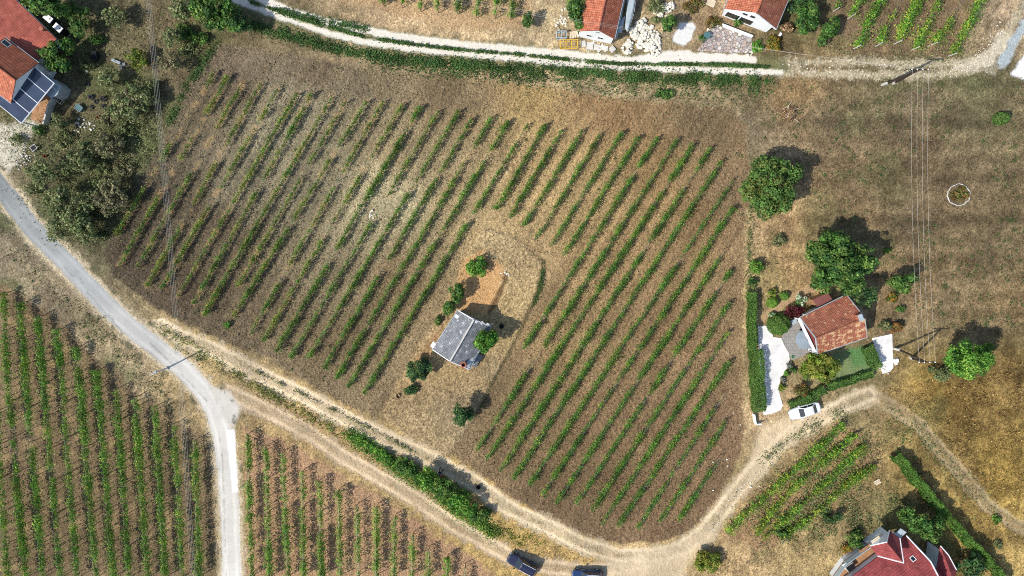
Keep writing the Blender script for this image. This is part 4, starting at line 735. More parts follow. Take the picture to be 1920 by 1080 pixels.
def tufts(name, pal, polys, dens, h):
    PP, NN, CC = [], [], []
    for poly in polys:
        w = wpts(poly); x0, y0, x1, y1 = *w.min(0), *w.max(0); n = int(dens * (x1 - x0) * (y1 - y0)); x = rng.uniform(x0, x1, n); y = rng.uniform(y0, y1, n); ins = np.zeros(n, bool)
        for a, b in zip(w, np.roll(w, -1, 0)): ins ^= ((a[1] > y) != (b[1] > y)) & (x < (b[0] - a[0]) * (y - a[1]) / (b[1] - a[1] + 1e-9) + a[0])
        f = fbm(x, y, .45, 4, 111); ok = ins & (f > .4 + .1 * rng.normal(size=n)); x, y, f = x[ok], y[ok], f[ok]
        PP.append(np.stack([x, y, h * (.2 + .8 * rng.random(len(x))) * f * 1.4], 1)); CC.append(colours(pal, len(x), .3) * (.65 + .7 * vnoise(x, y, .35, 112))[:, None])
    p = np.concatenate(PP); nr = rng.normal(size=p.shape) * np.array([1, 1, .55]) + np.array([-.2, -.1, .35])
    return tag(leaves(name, p, nr, rng.uniform(.16, .42, len(p)), np.concatenate(CC), aspect=.28), kind='stuff')
G['straw'] = [(184, 154, 94), (156, 128, 78), (124, 100, 64), (204, 176, 114)]; G['hay'] = [(176, 150, 110), (150, 128, 92), (124, 112, 76), (196, 170, 128)]; G['mead'] = [(146, 126, 96), (122, 106, 78), (104, 100, 66), (166, 142, 106)]
tufts('tall_dry_grass', 'straw', [[(1660, 730), (1720, 705), (1800, 720), (1990, 640), (1990, 1010), (1910, 960), (1850, 930), (1800, 870), (1750, 815), (1690, 770)]], 22, .55)
tufts('dry_grass', 'hay', [HUT_PLOT, [(1408, 400), (1460, 440), (1520, 500), (1500, 540), (1420, 590), (1408, 500)], [(1560, 1040), (1440, 1010), (1300, 1075), (1440, 1100), (1560, 1100)], [(1800, 900), (1900, 985), (1990, 1040), (1990, 1120), (1880, 1100), (1800, 960)], [(455, 720), (640, 800), (800, 890), (960, 1000), (1160, 1055), (1000, 1050), (850, 960), (640, 840), (480, 750)]], 11, .35)
tufts('meadow_grass', 'mead', [[(1415, 150), (1990, 150), (1990, 620), (1800, 640), (1700, 560), (1650, 440), (1440, 420)], [(-40, 40), (380, 30), (390, 90), (300, 260), (200, 430), (60, 360), (-40, 280)]], 5, .28)

# clods turned up by the plough, one spread over the field
def clods(name, poly, n, pal, lo, hi):
    w = wpts(poly); x0, y0, x1, y1 = *w.min(0), *w.max(0); x = rng.uniform(x0, x1, n); y = rng.uniform(y0, y1, n); ins = np.zeros(n, bool)
    for a, b in zip(w, np.roll(w, -1, 0)): ins ^= ((a[1] > y) != (b[1] > y)) & (x < (b[0] - a[0]) * (y - a[1]) / (b[1] - a[1] + 1e-9) + a[0])
    hw = wpts(HUT_PLOT); inh = np.zeros(n, bool)
    for a, b in zip(hw, np.roll(hw, -1, 0)): inh ^= ((a[1] > y) != (b[1] > y)) & (x < (b[0] - a[0]) * (y - a[1]) / (b[1] - a[1] + 1e-9) + a[0])
    ok = ins & ~inh & (fbm(x, y, .3, 3, 131) > .38); x, y = x[ok], y[ok]; xi = np.clip(np.searchsorted(GX, x), 0, nx - 1); yi = np.clip(np.searchsorted(GY, y), 0, ny - 1)
    col = C[yi, xi] * rng.uniform(.8, 1.35, (len(x), 1)); p = np.stack([x, y, Z[yi, xi] + .05], 1); nr = rng.normal(size=p.shape) * .6 + np.array([0, 0, .7])
    return tag(leaves(name, p, nr, rng.uniform(lo, hi, len(x)), col.clip(.01, .7).astype(np.float32), aspect=.85, matl=M['clod']), kind='stuff')
M['clod'] = leaf_mat('clod', .95, 0.0)
clods('soil_clods', FIELD, 60000, None, .1, .26)
G['herb'] = [(84, 112, 60), (70, 100, 56), (110, 124, 74)]
def herbs(name, poly, n, h):
    w = wpts(poly); x0, y0, x1, y1 = *w.min(0), *w.max(0); cx = rng.uniform(x0, x1, n); cy = rng.uniform(y0, y1, n); ins = np.zeros(n, bool)
    for a, b in zip(w, np.roll(w, -1, 0)): ins ^= ((a[1] > cy) != (b[1] > cy)) & (cx < (b[0] - a[0]) * (cy - a[1]) / (b[1] - a[1] + 1e-9) + a[0])
    ok = ins & (fbm(cx, cy, .12, 3, 141) > .5); cx, cy = cx[ok], cy[ok]; m = rng.integers(4, 22, len(cx)); o_ = np.repeat(np.arange(len(cx)), m); r_ = rng.uniform(.08, .4, len(cx))
    p = np.stack([cx[o_] + rng.normal(size=len(o_)) * r_[o_], cy[o_] + rng.normal(size=len(o_)) * r_[o_], h * rng.random(len(o_)) + .05], 1)
    return tag(leaves(name, p, rng.normal(size=p.shape) * .6 + np.array([0, 0, .8]), rng.uniform(.1, .22, len(p)), colours('herb', len(p), .25)), kind='stuff')
herbs('field_weeds', FIELD, 420, .15)
herbs('meadow_weeds', [(1410, 150), (1960, 150), (1960, 640), (1690, 600), (1640, 470), (1440, 420)], 900, .2)
herbs('track_side_weeds', [(1640, 760), (1700, 770), (1990, 1000), (1990, 1100), (1900, 1100), (1690, 850)], 500, .2)
herbs('lane_side_weeds', [(-40, 430), (20, 420), (330, 720), (380, 800), (330, 780), (180, 660), (-40, 530)], 420, .2)
# ------------------------------------------------------------------ buildings
def wall_prism(b, pts, z0, z1, mi=0): b.prism(pts, z0, z1, mi)
def inset(pts, d):
    c = sum((Vector((p.x, p.y, 0)) for p in pts), Vector()) / len(pts); out = []
    n = len(pts)
    for i in range(n):
        p, q, r = pts[i - 1], pts[i], pts[(i + 1) % n]; e1 = Vector((q.x - p.x, q.y - p.y)).normalized(); e2 = Vector((r.x - q.x, r.y - q.y)).normalized()
        n1, n2 = Vector((-e1.y, e1.x)), Vector((-e2.y, e2.x)); k = d / max(.25, 1 + n1.dot(n2)); out.append(Vector((q.x + (n1.x + n2.x) * k, q.y + (n1.y + n2.y) * k, q.z)))
    return out
def ccw(pts):
    a = sum(pts[i].x * pts[(i + 1) % len(pts)].y - pts[(i + 1) % len(pts)].x * pts[i].y for i in range(len(pts))); return pts if a > 0 else pts[::-1]
def gable_house(name, label, a, b, c, d, ze, zr, roof1, roof2, wall, over=.35, verge=.2, cat='house', th=.14, trim=None, gable_wall=None):
    "roof edge corners a, b at one gable end, d, c at the other; roof1 lies on the a-d side"
    A, B, Cc, D = [P(*q, ze) for q in (a, b, c, d)]; m1, m2 = (A + B) / 2, (D + Cc) / 2; m1.z = m2.z = zr; cen = (A + B + Cc + D) / 4
    root = empty(name, (cen.x, cen.y, 0), label, cat); L = (D - A).normalized(); wv = (B - A).normalized()
    for pts, m in (([A, m1, m2, D], roof1), ([B, Cc, m2, m1], roof2)):
        nrm = (pts[1] - pts[0]).cross(pts[2] - pts[0]); pts = pts if nrm.z > 0 else pts[::-1]
        k = MB(); k.slab(pts, th, 0, udir=L); o = k.build('roof', m, root)
    rc = MB(); rc.tube([m1 + Vector((0, 0, .02)), m2 + Vector((0, 0, .02))], .11, 6); rc.build('ridge_cap', roof1, root)
    A2, B2, C2, D2 = A + L * verge + wv * over, B + L * verge - wv * over, Cc - L * verge - wv * over, D - L * verge + wv * over
    zt = ze + (zr - ze) * over / ((A - B).length / 2) - th - .17; k = MB(); k.prism(ccw([A2, B2, C2, D2]), 0, zt)
    for p, q in ((A2, B2), (D2, C2)):
        mm = (p + q) / 2; s = -L if p is A2 else L
        tri = [Vector((p.x, p.y, zt)), Vector((q.x, q.y, zt)), Vector((mm.x, mm.y, zr - th - .05))]; tri2 = [t - s * .2 for t in tri]
        k.poly(tri, 0); k.poly(tri2[::-1], 0)
        for i in range(3): k.poly([tri[i], tri2[i], tri2[(i + 1) % 3], tri[(i + 1) % 3]], 0)
    k.build('wall', wall, root)
    for e0, e1 in ((A, D), (B, Cc)):
        o_ = (e0 - (B if e0 is A else A)).normalized() * .06; k = MB(); k.tube([e0 + o_ - Vector((0, 0, .1)), e1 + o_ - Vector((0, 0, .1))], .065, 6); k.build('gutter', M['greysheet'], root)
    if trim:
        for e0, e1, mm in ((A, B, m1), (D, Cc, m2)):
            k = MB(); s = (-L if e0 is A else L) * .03; q = -s * 3.6; up_ = Vector((0, 0, .03)); dn = Vector((0, 0, -.2)); o_ = [e0 + s, mm + s, e1 + s]
            k.v += [p + up_ for p in o_] + [p + dn for p in o_] + [p + q + up_ for p in o_]
            for i in range(2):
                k.f += [[i, i + 1, i + 4, i + 3], [i, i + 6, i + 7, i + 1]]; k.m += [0, 0]; k.uv += [[(0, 0)] * 4] * 2
            k.build('bargeboard', trim, root)
    return root, dict(A=A2, B=B2, C=C2, D=D2, L=L, w=wv, m1=m1, m2=m2, zt=zt, a=A, b=B, c=Cc, d=D)
def window(root, p, along, up, out, wd, ht, fr='white'):
    f = MB(); along, up, out = along.normalized(), up.normalized(), out.normalized(); t = .07
    for q, sx, sy in ((p - along * (wd / 2), t, ht), (p + along * (wd / 2), t, ht), (p + up * (ht / 2), wd + t, t), (p - up * (ht / 2), wd + t, t)):
        h1, h2 = along * sx / 2, up * sy / 2; o = out * .05
        f.poly([q - h1 - h2 + o, q + h1 - h2 + o, q + h1 + h2 + o, q - h1 + h2 + o]); f.poly([q - h1 - h2 + o, q - h1 + h2 + o, q - h1 + h2, q - h1 - h2]); f.poly([q + h1 - h2 + o, q + h1 - h2, q + h1 + h2, q + h1 + h2 + o]); f.poly([q - h1 + h2 + o, q + h1 + h2 + o, q + h1 + h2, q - h1 + h2])
    w_ = f.build('window', M[fr], root); g = MB(); h1, h2, o = along * wd / 2, up * ht / 2, out * .02
    g.poly([p - h1 - h2 + o, p + h1 - h2 + o, p + h1 + h2 + o, p - h1 + h2 + o]); q = g.build('pane', M['glass'], root); q.parent = w_; return w_
UP = Vector((0, 0, 1))
# weathered tile house on the right
rt, g = gable_house('tiled_house', 'house with lichen spotted brown tile roof beside the grey patio', (1500, 596), (1533, 664), (1626, 632), (1588, 553), 2.9, 5.1, M['tile_old'], M['tile_lichen'], M['whitewall'], .4, 1.5, trim=M['greysheet'])
k = MB(); e = g['a'] + g['w'] * .1 + g['L'] * .25; f_ = g['b'] - g['w'] * .1 + g['L'] * .25; mm = (e + f_) / 2; tri = [e - UP * .2, f_ - UP * .2, Vector((mm.x, mm.y, 4.75))]
k.poly(tri); k.poly([t + g['L'] * .06 for t in tri][::-1]); k.build('gable_boarding', M['darkred'], rt)
k = MB(); k.box((g['a'] + g['b']) / 2 - UP * .22 - g['L'] * .12, ((g['a'] - g['b']).length, .34, .26), math.atan2(g['w'].y, g['w'].x)); k.build('white_beam', M['white'], rt)
k = MB()
for t in (.06, .94): q = g['a'].lerp(g['b'], t); k.box((q.x + g['L'].x * .15, q.y + g['L'].y * .15, 1.33), (.16, .16, 2.6), .4)
pp = k; 
for t in (.06, .94):
    k = MB(); q = g['a'].lerp(g['b'], t); k.box((q.x + g['L'].x * .15, q.y + g['L'].y * .15, 1.3), (.16, .16, 2.6), .4); k.build('porch_post', M['white'], rt)
ch = P(1611, 595, 5.2); k = MB(); k.box((ch.x, ch.y, 4.85), (.55, .9, 1.5), .4); c_ = k.build('chimney', M['brick'], rt); k = MB(); k.box((ch.x, ch.y, 5.66), (.6, .95, .1), .4); cc = k.build('chimney_cap', M['greysheet'], rt); cc.parent = c_
# dark red shed
a, b_, c_, d_ = [P(*q, 2.2) for q in ((1524, 562), (1552, 549), (1562, 563), (1533, 577))]; cen = (a + b_ + c_ + d_) / 4; sh = empty('garden_shed', (cen.x, cen.y, 0), 'small shed with flat dull red roof behind the weathered house', 'shed')
for p, q in ((0, .52), (.53, 1)):
    k = MB(); k.slab(ccw([a.lerp(b_, p), a.lerp(b_, q), d_.lerp(c_, q), d_.lerp(c_, p)]), .08); k.build('roof_panel', M['shedroof'], sh)
k = MB(); k.prism(inset(ccw([a, b_, c_, d_]), .2), 0, 2.1); k.build('wall', M['timber'], sh)
# old hut
rt, g = gable_house('old_hut', 'old hut with pale blotched grey slate roof in the vineyard', (859, 582), (921, 612), (880, 693), (811, 656), 2.3, 3.9, M['slate'], M['slate'], M['greywall'], .25, .2, cat='hut', trim=M['white'])
k = MB(); r1, r2 = g['m1'] + UP * .1, g['m2'] + UP * .1; k.tube([r1, r2], .14, 6); k.build('ridge_tiles', M['concrete'], rt)
for j, (u, v, sx, sy, z, m_) in enumerate([(822, 649, .7, .9, 2.55, 'white'), (880, 643, .8, .9, 3.15, 'greysheet'), (859, 591, .7, .5, 2.62, 'white'), (913, 611, .5, .35, 2.66, 'white'), (903, 607, .4, .5, 2.9, 'white'), (893, 604, .45, .4, 3.2, 'white')]):
    q = P(u, v, z + .12); s = g['w']; side = 1 if (Vector((q.x, q.y, 0)) - Vector((g['m1'].x, g['m1'].y, 0))).dot(s) > 0 else -1; slope = Vector((s.x, s.y, -side * 1.6 / ((g['a'] - g['b']).length / 2))); kx = slope.normalized(); ky = g['L']; base = g['m1'] + g['L'] * (q - g['m1']).dot(g['L']); dd = (q - g['m1']).dot(s); base = Vector((base.x + s.x * dd, base.y + s.y * dd, 3.9 - abs(dd) * 1.6 / ((g['a'] - g['b']).length / 2) + .03))
    k = MB(); k.slab(ccw([base - kx * sx / 2 - ky * sy / 2, base + kx * sx / 2 - ky * sy * .35, base + kx * sx * .4 + ky * sy / 2, base - kx * sx * .45 + ky * sy * .4]), .025); k.build('roof_patch', M[m_], rt)
q = P(869, 684, 3.3); cm = None
k = MB(); 
for dx, dy, sx, sy in ((0, .3, .75, .16), (0, -.3, .75, .16), (.3, 0, .16, .44), (-.3, 0, .16, .44)):
    r_ = .46; k.box((q.x + dx * math.cos(r_) - dy * math.sin(r_), q.y + dx * math.sin(r_) + dy * math.cos(r_), 2.7), (sx, sy, 1.5), r_)
cm = k.build('chimney', M['brick'], rt); k = MB(); k.box((q.x, q.y, 2.6), (.45, .45, 1.2), .46); x_ = k.build('flue', M['dark'], rt); x_.parent = cm
k = MB(); k.slab(ccw([P(876, 690, 2.5), P(888, 676, 2.5), P(897, 662, 2.45), P(886, 671, 2.8), P(873, 680, 2.8)]), .04); k.build('tin_sheet', M['greysheet'], rt)
k = MB(); k.slab(ccw([P(891, 690, .5), P(884, 684, .9), P(897, 664, .9), P(906, 667, .5)]), .05); k.build('lean_to_roof', M['slate'], rt)
# orange roofed house at the top
rt, g = gable_house('gabled_house', 'long house with orange tile roof and white gable by the track', (1086, 58), (1152, 73), (1182, -62), (1111, -62), 2.9, 4.9, M['tile_orange'], M['tile_orange'], M['whitewall'], .12, .12)
o = -g['L']; 
for t, z in ((.30, 1.55), (.64, 1.55)): window(rt, g['A'].lerp(g['B'], t) * 1 + Vector((0, 0, z - g['A'].z)), g['w'], UP, o, .75, .8)
window(rt, g['A'].lerp(g['B'], .5) + Vector((0, 0, 3.75 - g['A'].z)), g['w'], UP, o, .5, .3, 'greysheet')
an = P(1176, 10, 1.6); ann = empty('grey_annex', (an.x, an.y, 0), 'low grey sheet roofed annex along the orange roofed house', 'annex')
for pts in ([(1157, 72), (1150, 58), (1168, -20), (1176, -20)], [(1166, 35), (1172, 30), (1166, 62), (1158, 60)], [(1178, -20), (1194, -20), (1186, 30), (1176, 60), (1172, 52)]):
    k = MB(); k.slab(ccw([P(u, v, 1.7 + .15 * (i % 2)) for i, (u, v) in enumerate(pts)]), .06); k.build('roof_sheet', M['greysheet'], ann)
for pts in ([(1186, 30), (1177, 58)], [(1193, -18), (1187, 25)]):
    k = MB(); p, q = [P(u, v, .8) for u, v in pts]; k.box((p + q) / 2, (.12, (p - q).length, 1.6), math.atan2((q - p).y, (q - p).x) - math.pi / 2); k.build('wall', M['greywall'], ann)
# white gabled house top right
rt, g = gable_house('gabled_house', 'white gabled house with large dark windows above the stone terrace', (1358, 18), (1455, 55), (1503, -62), (1390, -62), 3.0, 5.4, M['tile_orange'], M['tile_old'], M['whitewall'], .45, .35, trim=M['white'])
for t, z, w_, h_ in ((.18, 1.2, 1.9, 1.7), (.48, 1.2, 1.9, 1.7), (.36, 3.2, .75, .7), (.52, 3.3, .75, .9)): window(rt, g['A'].lerp(g['B'], t) + Vector((0, 0, z - g['A'].z)), g['w'], UP, -g['L'], w_, h_)
# red roofed and brown roofed houses top left
E1, E3 = P(106, 73, 2.7), P(66, 113, 2.7); a_ = (P(30, 0, 2.7) - E1).normalized(); b_ = Vector((a_.y, -a_.x, 0)); b_ = b_ if (E3 - E1).dot(b_) > 0 else -b_
LA, LB = 17.0, 9.5; q0, q1, q2, q3 = E1, E1 + a_ * LA, E1 + a_ * LA + b_ * LB, E1 + b_ * LB; r0 = E1 + a_ * LB / 2 + b_ * LB / 2; r1 = E1 + a_ * (LA - LB / 2) + b_ * LB / 2; r0.z = r1.z = 4.4
cen = (q0 + q2) / 2; rh = empty('red_roof_house', (cen.x, cen.y, 0), 'house with plain bright red hip roof in the top corner', 'house')
for pts in ([q0, q1, r1, r0], [q1, q2, r1], [q2, q3, r0, r1], [q3, q0, r0]):
    k = MB(); k.slab(ccw(pts), .12); k.build('roof', M['tile_red'], rh)
k = MB(); k.prism(inset(ccw([q0, q1, q2, q3]), .5), 0, 2.6); k.build('wall', M['whitewall'], rh)
q = P(79, 54, 3.5); k = MB(); k.lathe((q.x, q.y, 3.0), [(.22, 0), (.22, .55), (.34, .58), (.3, .75), (0, .8)], 10); k.build('vent_cowl', M['brick'], rh)
rt, g = gable_house('brown_roof_house', 'taller house with brown tile roof between red roof and solar panels', (9, 70), (-48, 142), (20, 193), (72, 118), 4.6, 6.3, M['tile_brown_shaded'], M['tile_orange'], M['whitewall'], .4, .3)  # light put into the tiles: brown slope faces off the sun, orange one lit
def skylight(u, v, z, up_, wd, ht, root, nrm):
    p = P(u, v, z); al = g['L'].normalized(); nn = nrm.normalized(); upv = nn.cross(al); window(root, p + nn * .05, al, upv, nn, wd, ht, 'greysheet')
sl1 = (g['m1'] - g['a']); n1 = g['L'].cross(sl1); n1 = n1 if n1.z > 0 else -n1; skylight(42, 121, 5.0, None, 1.1, .75, rt, n1); skylight(12, 82, 5.15, None, 1.1, .6, rt, n1)
# solar canopy with grey lean-to
cs = [P(54, 116, 4.5), P(102, 156, 3.7), P(41, 231, 3.7), P(-9, 190, 4.5)]; cen = sum(cs, Vector()) / 4; sc_ = empty('solar_canopy', (cen.x, cen.y, 0), 'canopy of four dark blue solar panels beside the brown roof', 'solar canopy')
up4 = UP * .03
for i in range(4):
    t0, t1 = i / 4 + .008, (i + 1) / 4 - .008; pts = [cs[0].lerp(cs[3], t0), cs[1].lerp(cs[2], t0), cs[1].lerp(cs[2], t1), cs[0].lerp(cs[3], t1)]; k = MB(); k.slab(ccw(pts), .05); k.build('solar_panel', M['solar'], sc_)
def bar(p, q, w_, h_, m_, name, root):
    k = MB(); dr = (q - p); k.tube([p, q], w_, 4); return k.build(name, m_, root)
for i in range(5):
    t = i / 4; bar(cs[0].lerp(cs[3], t) + up4, cs[1].lerp(cs[2], t) + up4, .07, .07, M['white'], 'white_rail', sc_)
bar(cs[1] + up4, cs[2] + up4, .08, .08, M['white'], 'white_rail', sc_)
for p in cs: k = MB(); k.box((p.x * .97 + cen.x * .03, p.y * .97 + cen.y * .03, p.z / 2 - .05), (.14, .14, p.z - .15)); k.build('post', M['greysheet'], sc_)
ln = [P(u, v, 2.7) for u, v in ((84, 138), (104, 150), (114, 161), (107, 178), (96, 184), (84, 176))]; cen = sum(ln, Vector()) / 6; lt = empty('grey_lean_to', (cen.x, cen.y, 0), 'grey sheet roof lean-to sticking out past the solar panels', 'lean-to')
k = MB(); k.slab(ccw(ln), .1); k.build('roof_sheet', M['greysheet'], lt); k = MB(); k.prism(inset(ccw(ln), .2), 0, 2.58); k.build('wall', M['greywall'], lt)
p = [P(u, v, 1.2) for u, v in ((97, 184), (90, 196), (85, 214), (80, 232))]; gw = MB()
for i in range(3): e = p[i + 1] - p[i]; gw.box(((p[i].x + p[i + 1].x) / 2, (p[i].y + p[i + 1].y) / 2, .6), (e.length + .05, .22, 1.2 - .002 * i), math.atan2(e.y, e.x))
tag(gw.build('deck_wall', M['concrete']), 'pale curved low wall edging the brown wooden deck', 'wall')
# crimson roofed house bottom right
root5 = P(1680, 1050, 0); h5 = empty('crimson_house', (root5.x, root5.y, 0), 'house with crimson tile roof and steep dormer in the bottom corner', 'house')
ea, eb = P(1556, 1112, 3.2), P(1699, 1004, 3.2); L5 = (eb - ea).normalized(); n5 = Vector((L5.y, -L5.x, 0)); HW = 4.9; zr5 = 6.6
ra, rb = ea + n5 * HW, eb + n5 * HW - L5 * .6; rb2 = eb + n5 * 3.4; ra.z = rb.z = zr5; rb2.z = 3.2 + 3.4 * (zr5 - 3.2) / HW; fa, fb = ea + n5 * 2 * HW, eb + n5 * 2 * HW; fb2 = eb + n5 * (2 * HW - 3.4); fb2.z = rb2.z
k = MB(); k.slab([ea, ra, rb, rb2, eb], .14, udir=L5) if (ra - ea).cross(rb - ea).z > 0 else k.slab([ea, eb, rb2, rb, ra], .14, udir=L5); k.build('roof', M['tile_crimson'], h5)
k = MB(); k.slab(ccw([fa, fb, fb2, rb, ra]), .14, udir=L5); k.build('roof', M['tile_crimson'], h5)
k = MB(); k.slab(ccw([rb2, fb2, rb]), .14); k.build('hip_end', M['tile_crimson'], h5)
k = MB(); k.prism(inset(ccw([ea, eb, fb, fa]), .5), 0, 3.1); k.poly([eb + n5 * .6 - L5 * .5 - UP * .2, eb + n5 * (2 * HW - .6) - L5 * .5 - UP * .2, fb2 - L5 * .5 - UP * .25, rb2 - L5 * .5 - UP * .25]); k.build('wall', M['whitewall'], h5)
for p, q in ((eb, rb2), (rb2, rb), (fb, fb2)):
    bar(p + L5 * .03 + UP * .04, q + L5 * .03 + UP * .04, .11, .1, M['white'], 'white_verge', h5)
dl, da, dr_, db, lv, rv = P(1631, 1023, 4.6), P(1662, 1016, 6.4), P(1667, 994, 4.6), P(1694, 1055, 6.4), P(1645, 1042, 4.4), P(1687, 1009, 4.4)
k = MB()
for tri in ([dl, lv, db], [dl, db, da], [da, db, dr_], [dr_, db, rv]):
    k.slab(ccw(tri), .07, udir=(db - da))
dm = k.build('dormer', M['tile_crimson'], h5)
k = MB(); k.prism(ccw([dl.lerp(db, .5), dr_.lerp(db, .5), rv.lerp(dl, .1), lv.lerp(dr_, .1)]), 0, 4.35); x_ = k.build('dormer_wall', M['whitewall'], h5); x_.parent = dm
for p, q in ((lv, db), (db, rv), (dl, da), (da, dr_)): x_ = bar(p + UP * .08, q + UP * .08, .09, .09, M['white'], 'white_flashing', h5); x_.parent = dm
q = P(1716, 1051, 5.3); nn = (ra - ea).cross(L5); nn = nn if nn.z > 0 else -nn; hz = 3.2 + (q - ea).dot(n5) * (zr5 - 3.2) / HW; q.z = hz + .03; window(h5, q, L5, nn.cross(L5), nn.normalized(), .55, .6)
fl = [P(u, v, 3.9) for u, v in ((1678, 1003), (1689, 991), (1700, 998), (1688, 1009))]; k = MB(); k.slab(ccw(fl), .12); k.build('flat_roof', M['greysheet'], h5)
an5 = [P(u, v, 3.4) for u, v in ((1763, 1023), (1778, 1040), (1793, 1068), (1790, 1100), (1752, 1100), (1757, 1062))]; k = MB(); zc = sum(an5, Vector()) / 6; ap = Vector((zc.x, zc.y, 4.6))
for i in range(6): k.slab(ccw([an5[i], an5[(i + 1) % 6], ap]), .1, udir=L5)
x_ = k.build('porch_roof', M['tile_crimson'], h5); k = MB(); k.prism(inset(ccw(an5), .35), 0, 3.28); k.build('porch_wall', M['whitewall'], h5)
bar(an5[0] + UP * .05, an5[1] + UP * .05, .09, .1, M['white'], 'white_verge', h5); bar(an5[1] + UP * .05, an5[2] + UP * .05, .09, .1, M['white'], 'white_verge', h5)
tr = [P(u, v, 1.5) for u, v in ((1560, 1085), (1584, 1052), (1655, 1002), (1668, 1016), (1590, 1090))]; cen = sum(tr, Vector()) / 5; te = empty('raised_terrace', (cen.x, cen.y, 0), 'raised terrace with pale edge beside the crimson house', 'terrace')
k = MB(); k.slab(ccw(tr), .2); k.build('floor', M['timber'], te); k = MB(); k.prism(inset(ccw(tr), .15), 0, 1.29); k.build('wall', M['whitewall'], te)
for p, q in ((tr[0], tr[1]), (tr[1], tr[2])):
    k = MB(); e = q - p; k.box(((p.x + q.x) / 2, (p.y + q.y) / 2, 1.95), (e.length, .08, .9), math.atan2(e.y, e.x)); k.build('balustrade', M['greysheet'], te)
def bench(name, label, cat, u, v, rz, wd, dp, z0, m_, slats=4, hgt=.45, group=None):
    p = P(u, v, z0 + hgt); rt = empty(name, (p.x, p.y, z0), label, cat, group, rz); k = LMB()
    for i in range(slats): k.box((0, (i - (slats - 1) / 2) * dp / slats, hgt), (wd, dp / slats * .8, .05))
    k.build('slatted_top', m_, rt)
    for sx in (-1, 1): k = LMB(); k.box((sx * wd * .42, 0, hgt / 2 - .02), (.08, dp * .9, hgt - .04)); k.build('leg', m_, rt)
    return rt
an = math.atan2((tr[2] - tr[1]).y, (tr[2] - tr[1]).x)
bench('wooden_bench', 'pale slatted bench at the dormer end of the raised terrace', 'bench', 1646, 1012, an, 1.9, .9, 1.5, M['paletimber'])
bench('wooden_table', 'brown slatted table in the middle of the raised terrace', 'table', 1624, 1031, an, 1.8, .9, 1.5, M['timber'], 5, .7)
bench('wooden_bench', 'white topped bench at the lower end of the raised terrace', 'bench', 1590, 1058, an, 1.5, .8, 1.5, M['white'])
k = MB(); q = P(1594, 1063, 2.1); k.box((q.x, q.y, 1.9), (1.3, .9, .8), an); k.box((q.x, q.y, 2.34), (1.2, .8, .1), an, 1); tag(k.build('tiled_hearth', [M['concrete'], M['dark']]), 'pale block with black top at the lower terrace end', 'hearth')

# ------------------------------------------------------------------ power poles and wires
def pole(name, label, base, topd, brace=None, arm=2.0, armdir=0.0, h=8.3, group='power line poles'):
    b0 = P(*base, 0); t = topd; rt = empty(name, (b0.x, b0.y, 0), label, 'power pole', group); k = MB(); f = b0.lerp(t, .16)
    k.box(tuple(b0.lerp(f, .5)), (.34, .3, f.z * 1.0)); k.build('concrete_foot', M['concrete'], rt)
    k = MB(); k.tube([b0.lerp(t, .05) + Vector((.2, 0, 0)), t], [.17, .11], 8); k.build('pole_shaft', M['darkwood'], rt)
    if brace: b1 = P(*brace, 0); k = MB(); k.tube([b1.lerp(t, .1), b1.lerp(t, .97)], [.16, .1], 8); k.build('brace', M['darkwood'], rt); k = MB(); k.box(tuple(b1.lerp(t, .06)), (.32, .28, 1.0)); k.build('concrete_foot', M['concrete'], rt)
    ca = Vector((math.cos(armdir), math.sin(armdir), 0)); k = MB(); k.box(tuple(t - Vector((0, 0, .15))), (arm + .3, .12, .12), armdir); k.build('crossarm', M['darkwood'], rt); tips = []
    for i in range(4):
        p = t + ca * (arm * (i / 3 - .5)); k = MB(); k.lathe((p.x, p.y, p.z - .08), [(.03, 0), (.07, .06), (.045, .12), (.07, .18), (0, .24)], 8); k.build('insulator', M['white'], rt); tips.append(p + Vector((0, 0, .12)))
    return tips
b0 = P(314, 690); rt = empty('lamp_post', (b0.x, b0.y, 0), 'slim pale post throwing a dark shadow across the lane', 'lamp post'); k = MB(); k.tube([b0, b0 + Vector((0, 0, 2.4)), b0 + Vector((0, 0, 4.9))], [.13, .11, .09], 8); k.build('shaft', M['pale_post'], rt)
k = MB(); k.box((b0.x, b0.y, .12), (.4, .4, .24)); k.build('base', M['concrete'], rt); k = MB(); k.tube([b0 + Vector((0, 0, 4.7)), b0 + Vector((.25, .1, 5.0)), b0 + Vector((.7, .3, 5.02))], [.05, .05, .04], 6); k.build('arm', M['pale_post'], rt); k = MB(); k.box((b0.x + .75, b0.y + .32, 4.98), (.6, .28, .16), .4, top=.7); k.build('lamp_head', M['greysheet'], rt)
t2 = pole('power_pole', 'double legged power pole beside the white parking pad', (1677, 653), P(1738, 679, 8.3), (1709, 672), 2.1, 0)
t3 = pole('power_pole', 'double legged power pole beside the stony upper track', (1653, 160), P(1725, 130, 8.3), (1675, 157), 2.1, 0)
t0 = [P(258 + 3 * i, -160, 8.6) for i in range(4)]; t1 = [P(366 + 3 * i, 1240, 8.6) for i in range(4)]; t4 = [P(560, -62 + 7 * i, 8.3) for i in range(3)]
def wire(p, q, sag, label, group, r=.0095):
    k = MB(); n = 16; k.tube([p.lerp(q, i / n) - UP * sag * 4 * (i / n) * (1 - i / n) for i in range(n + 1)], r, 4); tag(k.build('overhead_wire', M['powerwire']), label, 'wire', group)
for i in range(4): wire(t0[i], t1[i], 1.2, 'long thin overhead wire crossing garden, field and lane, %s from the west' % ORD[i], 'overhead wires above the garden')
for i in range(4): wire(t3[i], t2[i], .8, 'overhead wire between the double legged poles, %s from the big tree side' % ORD[i], 'overhead wires over the meadow')
for i in range(3): wire(t4[i], t3[i], 2.2, 'overhead wire along the white gravel track, %s from the houses' % ORD[i], 'overhead wires along the track', .006)

